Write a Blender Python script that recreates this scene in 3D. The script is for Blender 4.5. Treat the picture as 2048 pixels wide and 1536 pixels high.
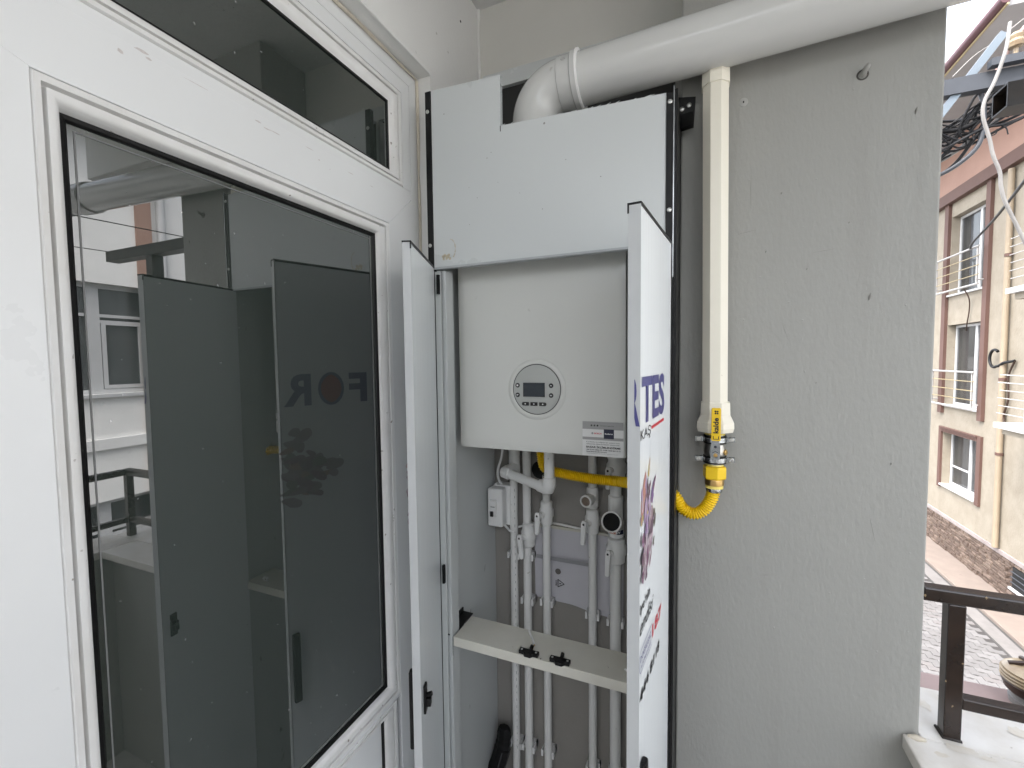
import bpy, bmesh, math, random
from mathutils import Vector, Matrix

rnd = random.Random(7)
scene = bpy.context.scene
for o in list(bpy.data.objects):
    bpy.data.objects.remove(o)
COL = scene.collection
R = math.radians

# ------------------------------------------------------------------ camera
cam_data = bpy.data.cameras.new("camera")
cam = bpy.data.objects.new("camera", cam_data)
COL.objects.link(cam)
cam_data.sensor_width = 36.0
cam_data.lens = 884.0 / 2048.0 * 36.0
cam_data.clip_start = 0.02
cam_data.clip_end = 4000
yaw, pit, rol = R(22.95), R(-3.08), R(-0.65)
fwd = Vector((-math.sin(yaw) * math.cos(pit), math.cos(yaw) * math.cos(pit), math.sin(pit)))
rgt = Vector((math.cos(yaw), math.sin(yaw), 0))
upv = rgt.cross(fwd)
r2 = rgt * math.cos(rol) + upv * math.sin(rol)
u2 = -rgt * math.sin(rol) + upv * math.cos(rol)
m = Matrix((r2, u2, -fwd)).transposed().to_4x4()
m.translation = (0, 0, 1.55)
cam.matrix_world = m
scene.camera = cam

# ------------------------------------------------------------------ sky, sun, exposure
SUN_AZ, SUN_EL = 215, 58
world = bpy.data.worlds.new("World")
scene.world = world
world.use_nodes = True
wn = world.node_tree
wn.nodes.clear()
sky = wn.nodes.new("ShaderNodeTexSky")
sky.sky_type = 'NISHITA'
sky.sun_disc = False
sky.sun_elevation = R(SUN_EL)
sky.sun_rotation = R(SUN_AZ)
sky.air_density = 1.0
sky.dust_density = 4.0
sky.ozone_density = 0.6
hsv = wn.nodes.new("ShaderNodeHueSaturation")
hsv.inputs["Saturation"].default_value = 0.36
bg = wn.nodes.new("ShaderNodeBackground")
bg.inputs["Strength"].default_value = 0.15
wo = wn.nodes.new("ShaderNodeOutputWorld")
wn.links.new(sky.outputs[0], hsv.inputs["Color"])
wn.links.new(hsv.outputs[0], bg.inputs["Color"])
wn.links.new(bg.outputs[0], wo.inputs["Surface"])

sun_data = bpy.data.lights.new("sun", 'SUN')
sun_data.energy = 0.5
sun_data.angle = R(40)
sun_data.color = (1.0, 0.97, 0.93)
sun = bpy.data.objects.new("sun", sun_data)
COL.objects.link(sun)
sd = Vector((math.sin(R(SUN_AZ)) * math.cos(R(SUN_EL)), math.cos(R(SUN_AZ)) * math.cos(R(SUN_EL)), math.sin(R(SUN_EL))))
sun.rotation_euler = (-sd).to_track_quat('-Z', 'Y').to_euler()

scene.view_settings.view_transform = 'Standard'
scene.view_settings.look = 'None'
scene.view_settings.gamma = 1.0
scene.view_settings.use_curve_mapping = False
scene.view_settings.exposure = 2.75
scene.render.engine = 'CYCLES'
scene.cycles.max_bounces = 10
scene.cycles.diffuse_bounces = 6
scene.cycles.glossy_bounces = 5
scene.cycles.use_denoising = True


# ================================================================== materials
MATS = {}


def mat(name, col, rough=0.5, metal=0.0, spec=0.5, mottle=0.0, mscale=6.0, mcol=None,
        speck=0.0, sscale=60.0, scol=(0.08, 0.07, 0.06), bump=0.0, bscale=80.0, bdist=0.002,
        stretch=(1, 1, 1), ior=1.5, rvar=0.0, bump2=0.0, b2scale=8.0, coat=0.0, tilt=0.0):
    if name in MATS:
        return MATS[name]
    mt = bpy.data.materials.new(name)
    mt.use_nodes = True
    nt = mt.node_tree
    b = nt.nodes["Principled BSDF"]
    b.inputs["Base Color"].default_value = (*col, 1)
    b.inputs["Roughness"].default_value = rough
    b.inputs["Metallic"].default_value = metal
    b.inputs["IOR"].default_value = ior
    b.inputs["Specular IOR Level"].default_value = spec
    b.inputs["Coat Weight"].default_value = coat
    tc = nt.nodes.new("ShaderNodeTexCoord")
    mp = nt.nodes.new("ShaderNodeMapping")
    mp.inputs["Scale"].default_value = stretch
    mp.inputs["Rotation"].default_value = (0, R(tilt), 0)
    nt.links.new(tc.outputs["Object"], mp.inputs["Vector"])
    cur = None
    if mottle > 0:
        n = nt.nodes.new("ShaderNodeTexNoise")
        n.inputs["Scale"].default_value = mscale
        n.inputs["Detail"].default_value = 6
        n.inputs["Roughness"].default_value = 0.62
        nt.links.new(mp.outputs[0], n.inputs["Vector"])
        rp = nt.nodes.new("ShaderNodeMapRange")
        rp.inputs["From Min"].default_value = 0.35
        rp.inputs["From Max"].default_value = 0.72
        rp.inputs["To Max"].default_value = mottle
        nt.links.new(n.outputs["Fac"], rp.inputs["Value"])
        mx = nt.nodes.new("ShaderNodeMix")
        mx.data_type = 'RGBA'
        mx.inputs["A"].default_value = (*col, 1)
        mc = mcol or tuple(c * 0.6 for c in col)
        mx.inputs["B"].default_value = (*mc, 1)
        nt.links.new(rp.outputs[0], mx.inputs["Factor"])
        cur = mx.outputs["Result"]
        if rvar > 0:
            rr = nt.nodes.new("ShaderNodeMapRange")
            rr.inputs["From Min"].default_value = 0.3
            rr.inputs["From Max"].default_value = 0.7
            rr.inputs["To Min"].default_value = max(0.02, rough - rvar)
            rr.inputs["To Max"].default_value = min(1, rough + rvar)
            nt.links.new(n.outputs["Fac"], rr.inputs["Value"])
            nt.links.new(rr.outputs[0], b.inputs["Roughness"])
    if speck > 0:
        v = nt.nodes.new("ShaderNodeTexNoise")
        v.inputs["Scale"].default_value = sscale
        v.inputs["Detail"].default_value = 2
        nt.links.new(mp.outputs[0], v.inputs["Vector"])
        r1 = nt.nodes.new("ShaderNodeMapRange")
        r1.inputs["From Min"].default_value = 0.74 - 0.06 * speck
        r1.inputs["From Max"].default_value = 0.80 - 0.06 * speck
        nt.links.new(v.outputs["Fac"], r1.inputs["Value"])
        mx = nt.nodes.new("ShaderNodeMix")
        mx.data_type = 'RGBA'
        if cur is not None:
            nt.links.new(cur, mx.inputs["A"])
        else:
            mx.inputs["A"].default_value = (*col, 1)
        mx.inputs["B"].default_value = (*scol, 1)
        nt.links.new(r1.outputs[0], mx.inputs["Factor"])
        cur = mx.outputs["Result"]
    if cur is not None:
        nt.links.new(cur, b.inputs["Base Color"])
    last = None
    for st, sc, ds in ((bump2, b2scale, 0.01), (bump, bscale, bdist)):
        if st > 0:
            n2 = nt.nodes.new("ShaderNodeTexNoise")
            n2.inputs["Scale"].default_value = sc
            n2.inputs["Detail"].default_value = 4
            nt.links.new(mp.outputs[0], n2.inputs["Vector"])
            bp = nt.nodes.new("ShaderNodeBump")
            bp.inputs["Strength"].default_value = st
            bp.inputs["Distance"].default_value = ds
            nt.links.new(n2.outputs["Fac"], bp.inputs["Height"])
            if last:
                nt.links.new(last, bp.inputs["Normal"])
            last = bp.outputs[0]
    if last:
        nt.links.new(last, b.inputs["Normal"])
    MATS[name] = mt
    return mt


def streaks(mt, col, amount=0.35, scale=(30, 30, 2.0)):
    """vertical run marks mixed over a material's colour (dirt with a shape of its own)"""
    nt = mt.node_tree
    b = nt.nodes["Principled BSDF"]
    tc = nt.nodes.new("ShaderNodeTexCoord")
    mp = nt.nodes.new("ShaderNodeMapping")
    mp.inputs["Scale"].default_value = scale
    nt.links.new(tc.outputs["Object"], mp.inputs["Vector"])
    n = nt.nodes.new("ShaderNodeTexNoise")
    n.inputs["Scale"].default_value = 1.0
    n.inputs["Detail"].default_value = 5
    nt.links.new(mp.outputs[0], n.inputs["Vector"])
    r = nt.nodes.new("ShaderNodeMapRange")
    r.inputs["From Min"].default_value = 0.55
    r.inputs["From Max"].default_value = 0.8
    r.inputs["To Max"].default_value = amount
    nt.links.new(n.outputs["Fac"], r.inputs["Value"])
    mx = nt.nodes.new("ShaderNodeMix")
    mx.data_type = 'RGBA'
    if b.inputs["Base Color"].is_linked:
        nt.links.new(b.inputs["Base Color"].links[0].from_socket, mx.inputs["A"])
    else:
        mx.inputs["A"].default_value = b.inputs["Base Color"].default_value
    mx.inputs["B"].default_value = (*col, 1)
    nt.links.new(r.outputs[0], mx.inputs["Factor"])
    nt.links.new(mx.outputs["Result"], b.inputs["Base Color"])
    return mt


M_PVC = mat("door_pvc", (0.72, 0.73, 0.73), 0.32, mottle=0.16, mscale=3, mcol=(0.60, 0.605, 0.595),
            bump=0.02, bscale=400, rvar=0.05)
M_BEAD = mat("bead_pvc", (0.72, 0.72, 0.71), 0.30, mottle=0.30, mscale=14, mcol=(0.56, 0.53, 0.48),
             speck=0.4, sscale=90, scol=(0.25, 0.22, 0.19))
M_GASKET = mat("black_rubber", (0.004, 0.004, 0.004), 0.5, spec=0.3)
M_SPACER = mat("grey_spacer", (0.16, 0.165, 0.165), 0.5)
M_GLASS = mat("dark_pane", (0.026, 0.033, 0.029), 0.0, ior=2.40, spec=0.5, speck=0.05, sscale=130, scol=(0.3, 0.3, 0.3))
M_CAB = mat("cabinet_pvc", (0.545, 0.57, 0.57), 0.30, mottle=0.10, mscale=2.2, mcol=(0.60, 0.63, 0.64),
            rvar=0.06, bump=0.03, bscale=7, bdist=0.004)
M_CABSIDE = mat("cabinet_side_pvc", (0.50, 0.52, 0.515), 0.30, mottle=0.15, mscale=3, mcol=(0.42, 0.44, 0.43),
                speck=0.3, sscale=30, scol=(0.2, 0.2, 0.2), stretch=(1, 1, 0.4))
M_DOORPVC = mat("cabinet_door_pvc", (0.76, 0.79, 0.80), 0.27, mottle=0.06, mscale=4, mcol=(0.68, 0.70, 0.72),
                bump=0.10, bscale=1.0, bdist=0.004, stretch=(60, 60, 1.2))
M_BLACKTRIM = mat("black_trim", (0.004, 0.004, 0.0042), 0.42, spec=0.3, mottle=0.4, mscale=12, mcol=(0.010, 0.010, 0.010))
M_BLACKPLASTIC = mat("black_plastic", (0.004, 0.004, 0.0042), 0.42, spec=0.3, bump=0.05, bscale=300)
M_SCREW = mat("zinc_screw", (0.62, 0.62, 0.60), 0.32, metal=1.0, mottle=0.4, mscale=300)
M_STEEL = mat("zinc_steel", (0.46, 0.48, 0.49), 0.26, metal=1.0, mottle=0.6, mscale=70, mcol=(0.16, 0.165, 0.17))
M_BOILER = mat("boiler_enamel", (0.58, 0.585, 0.555), 0.15, mottle=0.03, mscale=2, coat=0.2, speck=0.1, sscale=30, scol=(0.4, 0.4, 0.38))
M_DISC = mat("control_disc", (0.40, 0.41, 0.39), 0.35)
M_DISPLAY = mat("display_glass", (0.020, 0.028, 0.036), 0.12)
M_BUTTON = mat("black_button", (0.008, 0.008, 0.008), 0.4)
M_WHITEINK = mat("white_ink", (0.75, 0.75, 0.75), 0.5)
M_BLACKINK = mat("black_ink", (0.010, 0.010, 0.012), 0.5)
M_NAVYINK = mat("navy_ink", (0.055, 0.055, 0.20), 0.38, mottle=0.15, mscale=30, mcol=(0.10, 0.10, 0.26))
M_REDINK = mat("red_ink", (0.55, 0.03, 0.05), 0.4)
M_GREYINK = mat("grey_ink", (0.33, 0.33, 0.325), 0.5)
M_PAPERWHITE = mat("sticker_paper", (0.70, 0.70, 0.69), 0.45)
M_NAVYVEIL = mat("navy_ink_veiled", (0.22, 0.22, 0.33), 0.4)  # paler inks: the dim, hazy mirror image is put into the print colour
M_REDVEIL = mat("red_ink_veiled", (0.42, 0.17, 0.17), 0.4)
M_NAVYPATCH = mat("navy_patch", (0.008, 0.012, 0.04), 0.4)
M_FLUE = mat("flue_pvc", (0.55, 0.555, 0.54), 0.11, mottle=0.06, mscale=3, mcol=(0.66, 0.66, 0.65), speck=0.1, sscale=40, scol=(0.45, 0.44, 0.42))
M_FLUERIM = mat("flue_rim", (0.86, 0.86, 0.85), 0.3)
M_CREAM = mat("cream_casing", (0.76, 0.725, 0.62), 0.34, mottle=0.12, mscale=5, mcol=(0.70, 0.655, 0.54), speck=0.2, sscale=60, scol=(0.5, 0.45, 0.35))
M_YELLOW = mat("hose_yellow", (0.80, 0.53, 0.005), 0.36, mottle=0.15, mscale=60, mcol=(0.66, 0.42, 0.01))
M_YELLOWPALE = mat("pale_yellow", (0.80, 0.66, 0.16), 0.4)
M_BRASS = mat("brass", (0.55, 0.36, 0.14), 0.3, metal=1.0, mottle=0.4, mscale=80)
M_LEVER = mat("lever_yellow", (0.72, 0.47, 0.01), 0.32)
M_PPR = mat("ppr_white", (0.66, 0.66, 0.645), 0.36, mottle=0.12, mscale=8, mcol=(0.54, 0.53, 0.50), speck=0.2, sscale=60, scol=(0.35, 0.33, 0.3))
M_WHITEPL = mat("white_plastic", (0.70, 0.70, 0.69), 0.35, mottle=0.08, mscale=10)
M_PAPER = mat("instruction_paper", (0.46, 0.455, 0.485), 0.6, mottle=0.2, mscale=8, mcol=(0.39, 0.385, 0.41), bump=0.15, bscale=9, bdist=0.02)
M_WALL = mat("grey_plaster", (0.300, 0.300, 0.280), 0.62, mottle=0.16, mscale=3.5, mcol=(0.262, 0.260, 0.241), speck=0.04, sscale=34, scol=(0.27, 0.265, 0.25),
             bump=0.5, bscale=150, bdist=0.0020, bump2=0.14, b2scale=14, stretch=(1, 1, 0.42), tilt=18)
streaks(M_WALL, (0.36, 0.36, 0.34), 0.45, (5, 5, 1.2))
streaks(M_WALL, (0.24, 0.232, 0.212), 0.30, (22, 22, 1.6))
M_WALL2 = mat("pale_plaster", (0.72, 0.72, 0.70), 0.66, mottle=0.10, mscale=3, mcol=(0.64, 0.635, 0.61), speck=0.05, sscale=26, scol=(0.3, 0.28, 0.25),
              bump=0.4, bscale=110, bdist=0.0015, bump2=0.25, b2scale=12)
M_WALL3 = mat("shaded_plaster", (0.24, 0.228, 0.21), 0.75, mottle=0.3, mscale=4, mcol=(0.185, 0.172, 0.155), bump=0.5, bscale=120, bdist=0.0015)  # back wall plaster, darkened so the niche's shade is in the colour
M_CEIL = mat("ceiling_paint", (0.62, 0.62, 0.61), 0.8, mottle=0.15, mscale=12, bump=0.9, bscale=60, bdist=0.003)
M_CAULK = mat("old_caulk", (0.60, 0.55, 0.46), 0.6, mottle=0.5, mscale=40, mcol=(0.45, 0.39, 0.30))
M_FLOOR = mat("floor_tile", (0.50, 0.49, 0.475), 0.35, mottle=0.4, mscale=6, mcol=(0.11, 0.105, 0.10))
M_MARBLE = mat("marble", (0.72, 0.70, 0.66), 0.4, mottle=0.6, mscale=12, mcol=(0.50, 0.45, 0.37), speck=0.3, sscale=60, scol=(0.3, 0.26, 0.2))
M_RAIL = mat("rail_paint", (0.017, 0.0115, 0.0092), 0.24, mottle=0.8, mscale=16, mcol=(0.038, 0.023, 0.016), speck=0.15, sscale=40, scol=(0.16, 0.10, 0.05))
M_RUST = mat("rusty_steel", (0.014, 0.0125, 0.0115), 0.5, mottle=0.8, mscale=30, mcol=(0.04, 0.026, 0.018))
M_BEIGE = mat("beige_render", (0.275, 0.243, 0.193), 0.8, mottle=0.9, mscale=3.0, mcol=(0.215, 0.185, 0.141), speck=0.6, sscale=12, scol=(0.20, 0.16, 0.11), bump=0.5, bscale=20, bdist=0.01)
M_PINK = mat("pink_render", (0.33, 0.205, 0.160), 0.8, mottle=0.55, mscale=1.6, mcol=(0.27, 0.16, 0.125), speck=0.3, sscale=4, scol=(0.20, 0.13, 0.11), bump=0.4, bscale=20, bdist=0.01)
M_BROWN = mat("brown_trim", (0.105, 0.056, 0.044), 0.7, mottle=0.3, mscale=4)
M_WINPVC = mat("window_pvc", (0.50, 0.505, 0.51), 0.4, mottle=0.3, mscale=3)
M_FARGLASS = mat("far_glass", (0.05, 0.055, 0.06), 0.04, ior=1.7)
M_FARGLASS.node_tree.nodes["Principled BSDF"].inputs["Alpha"].default_value = 0.45
M_CURTAIN = mat("curtain", (0.42, 0.45, 0.47), 0.8, mottle=0.4, mscale=1.5, stretch=(1, 14, 0.4))
M_TUBE = mat("tube_white", (0.34, 0.33, 0.32), 0.4)
M_TUBEY = mat("tube_cream", (0.30, 0.24, 0.13), 0.45)
M_SOFFIT = mat("soffit_paint", (0.30, 0.295, 0.295), 0.8, mottle=0.3, mscale=1.5)
M_MAROON = mat("maroon_gutter", (0.07, 0.020, 0.025), 0.45, mottle=0.3, mscale=3)
M_STONE = mat("split_stone", (0.13, 0.092, 0.072), 0.85, mottle=0.7, mscale=3.5, mcol=(0.07, 0.048, 0.038), bump=0.6, bscale=15, bdist=0.02)
M_STONE2 = mat("split_stone_pale", (0.19, 0.14, 0.11), 0.85, mottle=0.6, mscale=4, mcol=(0.10, 0.073, 0.06), bump=0.6, bscale=15, bdist=0.02)
M_CORNICE = mat("plinth_marble", (0.30, 0.265, 0.25), 0.6, mottle=0.7, mscale=5, mcol=(0.16, 0.125, 0.12))
M_PAVE = mat("pavement_pink", (0.19, 0.155, 0.132), 0.85, mottle=0.6, mscale=4, mcol=(0.140, 0.113, 0.097), speck=0.3, sscale=14, scol=(0.12, 0.09, 0.075))
M_ROAD = mat("road_base", (0.05, 0.046, 0.045), 0.9, mottle=0.5, mscale=3)
M_PAVERS = [mat("paver_%d" % i, c, 0.85, mottle=0.35, mscale=3, mcol=tuple(k * 0.75 for k in c), bump=0.4, bscale=40, bdist=0.004)
            for i, c in enumerate(((0.125, 0.120, 0.119), (0.148, 0.143, 0.142), (0.135, 0.126, 0.124)))]
M_PALE = mat("pale_render", (0.80, 0.80, 0.78), 0.8, mottle=0.3, mscale=1.5, bump=0.3, bscale=30, bdist=0.006)
M_WHITEB = mat("white_render", (0.72, 0.72, 0.71), 0.8, mottle=0.2, mscale=1.2)
M_CABLE = mat("black_cable", (0.008, 0.008, 0.009), 0.5, spec=0.3)
M_CABLEW = mat("white_cable", (0.27, 0.258, 0.245), 0.5, mottle=0.6, mscale=9, mcol=(0.16, 0.15, 0.14))
M_CABLEP = mat("pink_cable", (0.32, 0.21, 0.19), 0.5)
M_GALV = mat("galvanised", (0.16, 0.19, 0.215), 0.45, metal=0.6, mottle=0.5, mscale=8, mcol=(0.18, 0.2, 0.22))
M_GALVD = mat("painted_steel", (0.045, 0.05, 0.06), 0.5, mottle=0.5, mscale=8)
M_GROUND = mat("ground_far", (0.18, 0.17, 0.16), 0.9, mottle=0.5, mscale=0.3)
M_ROOF = mat("roof_tile", (0.24, 0.10, 0.07), 0.8, mottle=0.4, mscale=2)
M_CERAMIC = mat("cream_ceramic", (0.36, 0.29, 0.19), 0.25, mottle=0.7, mscale=16, mcol=(0.16, 0.085, 0.04))
M_RUSTBROWN = mat("rust_brown", (0.04, 0.02, 0.012), 0.5, mottle=0.6, mscale=25)
M_CONCRETE = mat("pole_concrete", (0.24, 0.235, 0.225), 0.85, mottle=0.4, mscale=4)


# ================================================================== mesh helpers
class MB:
    def __init__(self):
        self.v, self.f, self.mi = [], [], []
        self.cm = 0

    def add(self, vs, fs):
        n = len(self.v)
        self.v += [tuple(p) for p in vs]
        for f in fs:
            self.f.append([i + n for i in f])
            self.mi.append(self.cm)
        return self

    def box(self, x0, x1, y0, y1, z0, z1):
        vs = [(x, y, z) for x in (x0, x1) for y in (y0, y1) for z in (z0, z1)]
        return self.add(vs, [(0, 1, 3, 2), (4, 6, 7, 5), (0, 4, 5, 1), (2, 3, 7, 6), (0, 2, 6, 4), (1, 5, 7, 3)])

    def obox(self, o, ax, ay, az, a0, a1, b0, b1, c0, c1):
        """box in a local frame o + a*ax + b*ay + c*az"""
        o, ax, ay, az = Vector(o), Vector(ax), Vector(ay), Vector(az)
        vs = [o + ax * a + ay * b + az * c for a in (a0, a1) for b in (b0, b1) for c in (c0, c1)]
        return self.add(vs, [(0, 1, 3, 2), (4, 6, 7, 5), (0, 4, 5, 1), (2, 3, 7, 6), (0, 2, 6, 4), (1, 5, 7, 3)])

    def prism(self, poly, d):
        """poly: 3D points, extruded by vector d"""
        n = len(poly)
        d = Vector(d)
        vs = [Vector(p) for p in poly] + [Vector(p) + d for p in poly]
        fs = [list(range(n))[::-1], list(range(n, 2 * n))]
        fs += [(i, (i + 1) % n, n + (i + 1) % n, n + i) for i in range(n)]
        return self.add(vs, fs)

    def tube(self, path, rad, n=16, cap=True, rot=0.0, ell=1.0):
        pts = [Vector(p) for p in path]
        rads = rad if isinstance(rad, (list, tuple)) else [rad] * len(pts)
        tang = []
        for i in range(len(pts)):
            a, b = pts[max(0, i - 1)], pts[min(len(pts) - 1, i + 1)]
            t = b - a
            tang.append(t.normalized() if t.length > 1e-9 else (tang[-1] if tang else Vector((0, 0, 1))))
        t0 = tang[0]
        ref = Vector((0, 0, 1)) if abs(t0.z) < 0.9 else Vector((1, 0, 0))
        nrm = (ref - t0 * ref.dot(t0)).normalized()
        vs, fs = [], []
        for i, p in enumerate(pts):
            t = tang[i]
            nrm = (nrm - t * nrm.dot(t)).normalized()
            bn = t.cross(nrm)
            for k in range(n):
                a = rot + 2 * math.pi * k / n
                vs.append(p + (nrm * math.cos(a) + bn * math.sin(a) * ell) * rads[i])
        for i in range(len(pts) - 1):
            for k in range(n):
                k2 = (k + 1) % n
                fs.append((i * n + k, i * n + k2, (i + 1) * n + k2, (i + 1) * n + k))
        if cap:
            fs.append(list(range(n))[::-1])
            fs.append([(len(pts) - 1) * n + k for k in range(n)])
        return self.add(vs, fs)

    def lathe(self, o, axis, prof, n=32, cap=True):
        """prof: list of (distance along axis, radius)"""
        o, axis = Vector(o), Vector(axis).normalized()
        ref = Vector((0, 0, 1)) if abs(axis.z) < 0.9 else Vector((1, 0, 0))
        nr = (ref - axis * ref.dot(axis)).normalized()
        bn = axis.cross(nr)
        vs, fs = [], []
        for h, r in prof:
            for k in range(n):
                a = 2 * math.pi * k / n
                vs.append(o + axis * h + (nr * math.cos(a) + bn * math.sin(a)) * r)
        for i in range(len(prof) - 1):
            for k in range(n):
                k2 = (k + 1) % n
                fs.append((i * n + k, i * n + k2, (i + 1) * n + k2, (i + 1) * n + k))
        if cap:
            fs.append(list(range(n))[::-1])
            fs.append([(len(prof) - 1) * n + k for k in range(n)])
        return self.add(vs, fs)

    def ring(self, y0, y1, z0, z1, prof):
        """mitred rectangular frame in the YZ plane; prof: (distance outward from the inner rectangle, x)"""
        vs, fs = [], []
        for d, x in prof:
            vs += [(x, y0 - d, z0 - d), (x, y1 + d, z0 - d), (x, y1 + d, z1 + d), (x, y0 - d, z1 + d)]
        for i in range(len(prof) - 1):
            for k in range(4):
                k2 = (k + 1) % 4
                fs.append((i * 4 + k, i * 4 + k2, (i + 1) * 4 + k2, (i + 1) * 4 + k))
        return self.add(vs, fs)

    def build(self, name, material, parent=None, smooth=None, bevel=0.0, seg=2):
        me = bpy.data.meshes.new(name)
        me.from_pydata(self.v, [], self.f)
        bm = bmesh.new()
        bm.from_mesh(me)
        for i, f in enumerate(bm.faces):
            f.material_index = self.mi[i]
        if bevel > 0:
            bmesh.ops.remove_doubles(bm, verts=bm.verts, dist=1e-6)
            es = [e for e in bm.edges if len(e.link_faces) == 2 and e.calc_face_angle(0) > R(30)]
            bmesh.ops.bevel(bm, geom=es, offset=bevel, segments=seg, profile=0.5, affect='EDGES')
        bmesh.ops.recalc_face_normals(bm, faces=bm.faces)
        bm.to_mesh(me)
        bm.free()
        mats = material if isinstance(material, (list, tuple)) else [material]
        for k in mats:
            me.materials.append(k)
        if smooth is not None:
            me.polygons.foreach_set("use_smooth", [True] * len(me.polygons))
            me.set_sharp_from_angle(angle=R(smooth))
        return link(me, name, parent)


def link(me, name, parent=None):
    o = bpy.data.objects.new(name, me)
    COL.objects.link(o)
    if parent is not None:
        o.parent = parent
        w = WORLD_OF.get(parent.name, Matrix.Identity(4))
        o.matrix_parent_inverse = w.inverted()
    return o


WORLD_OF = {}


def thing(name, loc, label, cat, group=None):
    o = bpy.data.objects.new(name, None)
    COL.objects.link(o)
    o.empty_display_size = 0.05
    o.location = loc
    WORLD_OF[o.name] = Matrix.Translation(loc)
    tag(o, label, cat, group)
    return o


def tag(o, label=None, cat=None, group=None, kind=None):
    if label:
        o["label"] = label
    if cat:
        o["category"] = cat
    if group:
        o["group"] = group
    if kind:
        o["kind"] = kind
    return o


def copy_tree(root, offset, label=None):
    def cp(o, parent):
        c = o.copy()
        COL.objects.link(c)
        if parent is not None:
            c.parent = parent
        for ch in o.children:
            cp(ch, c)
        return c
    c = cp(root, None)
    c.location = Vector(root.location) + Vector(offset)
    if label:
        c["label"] = label
    return c


def text(body, name, material, parent, o, xd, yd, width=None, height=None, size=1.0, bold=0.0, shear=0.0, thick=0.0,
         clip=None, align='LEFT', spacing=1.0):
    """flat lettering laid on a surface: o = lower left corner, scaled to width x height of its own outline"""
    cu = bpy.data.curves.new(name, 'FONT')
    cu.body = body
    cu.size = 1.0
    cu.offset = bold
    cu.shear = shear
    cu.space_character = spacing
    cu.resolution_u = 4
    cu.align_x = align
    ob = bpy.data.objects.new(name, cu)
    COL.objects.link(ob)
    dg = bpy.context.evaluated_depsgraph_get()
    me = bpy.data.meshes.new_from_object(ob.evaluated_get(dg))
    bpy.data.objects.remove(ob)
    bpy.data.curves.remove(cu)
    xs = [v.co.x for v in me.vertices]
    ys = [v.co.y for v in me.vertices]
    x0, x1, y0, y1 = min(xs), max(xs), min(ys), max(ys)
    sx = width / (x1 - x0) if width else None
    sy = height / (y1 - y0) if height else None
    sx = sx or sy or size
    sy = sy or sx
    o, xd, yd = Vector(o), Vector(xd), Vector(yd)
    if clip is not None:
        bm = bmesh.new()
        bm.from_mesh(me)
        cx = x0 + (x1 - x0) * clip
        bmesh.ops.bisect_plane(bm, geom=list(bm.verts) + list(bm.edges) + list(bm.faces), plane_co=(cx, 0, 0), plane_no=(1, 0, 0), clear_inner=True)
        bm.to_mesh(me)
        bm.free()
        x0 = cx
    for v in me.vertices:
        v.co = o + xd * ((v.co.x - x0) * sx) + yd * ((v.co.y - y0) * sy)
    me.name = name
    me.materials.clear()
    me.materials.append(material)
    return link(me, name, parent)


def arc(c, r, a0, a1, ax, ay, n=14):
    c, ax, ay = Vector(c), Vector(ax), Vector(ay)
    return [c + ax * (r * math.cos(a0 + (a1 - a0) * i / n)) + ay * (r * math.sin(a0 + (a1 - a0) * i / n)) for i in range(n + 1)]


def spline(pts, n=8):
    """Catmull-Rom through points"""
    P = [Vector(p) for p in pts]
    P = [P[0] * 2 - P[1]] + P + [P[-1] * 2 - P[-2]]
    out = []
    for i in range(1, len(P) - 2):
        for k in range(n):
            t = k / n
            a, b, c, d = P[i - 1], P[i], P[i + 1], P[i + 2]
            out.append(0.5 * ((2 * b) + (c - a) * t + (2 * a - 5 * b + 4 * c - d) * t * t + (3 * b - a - 3 * c + d) * t ** 3))
    out.append(P[-2])
    return out


def screw(parent, o, ax, r=0.004, name="screw"):
    """pan-head screw with a dark cross recess, ax points out of the surface"""
    o, ax = Vector(o), Vector(ax).normalized()
    s = MB().lathe(o - ax * 0.001, ax, [(0, r), (0.0016, r), (0.0026, r * 0.7), (0.0028, r * 0.35), (0.0016, r * 0.25), (0.0016, 0.0001)], 14)
    return s.build(name, M_SCREW, parent, smooth=30)


# ================================================================== 1. own balcony: floor, ceiling, walls
XW, XF0 = -0.60, -0.640        # door wall face, door frame face
YB, YP, YC, YBO = 1.195, 1.02, 0.88, 0.94   # niche back wall, pier face, cabinet front, boiler front
ZCEIL = 2.56
YS = -2.0                      # south end of the balcony
XE = 0.93                      # outer face of the east parapet

fl = MB().box(-0.9, XE, YS - 0.15, 1.15, -0.15, 0.0).build("balcony_floor", M_FLOOR)
tag(fl, kind="structure")
YCE = -1.0                     # slab above cut short here to let sky light in behind the camera
ce = MB().box(-0.9, XE + 0.15, YCE, 1.35, ZCEIL, ZCEIL + 0.18).build("balcony_ceiling", M_CEIL)
tag(ce, kind="structure")

# door wall: reveal opening around the door
w = MB()
w.box(-0.9, XW, 0.936, YB, 0, ZCEIL)             # piece beyond the door, up to the corner
w.box(-0.9, XW, YS - 0.15, 0.936, 2.232, ZCEIL)  # over the door
w.box(-0.9, XW, YS - 0.15, 0.04, 0, 2.232)       # south of the door
dw = w.build("door_wall", M_WALL2)
tag(dw, "pale plastered wall around the white balcony door, meeting the ceiling above", "wall")
MB().tube([(XW + .001, .05, 2.2325), (XW + .001, .93, 2.2325)], 0.0035, 6).build("plaster_edge", M_WALL2, dw, smooth=60)
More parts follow.
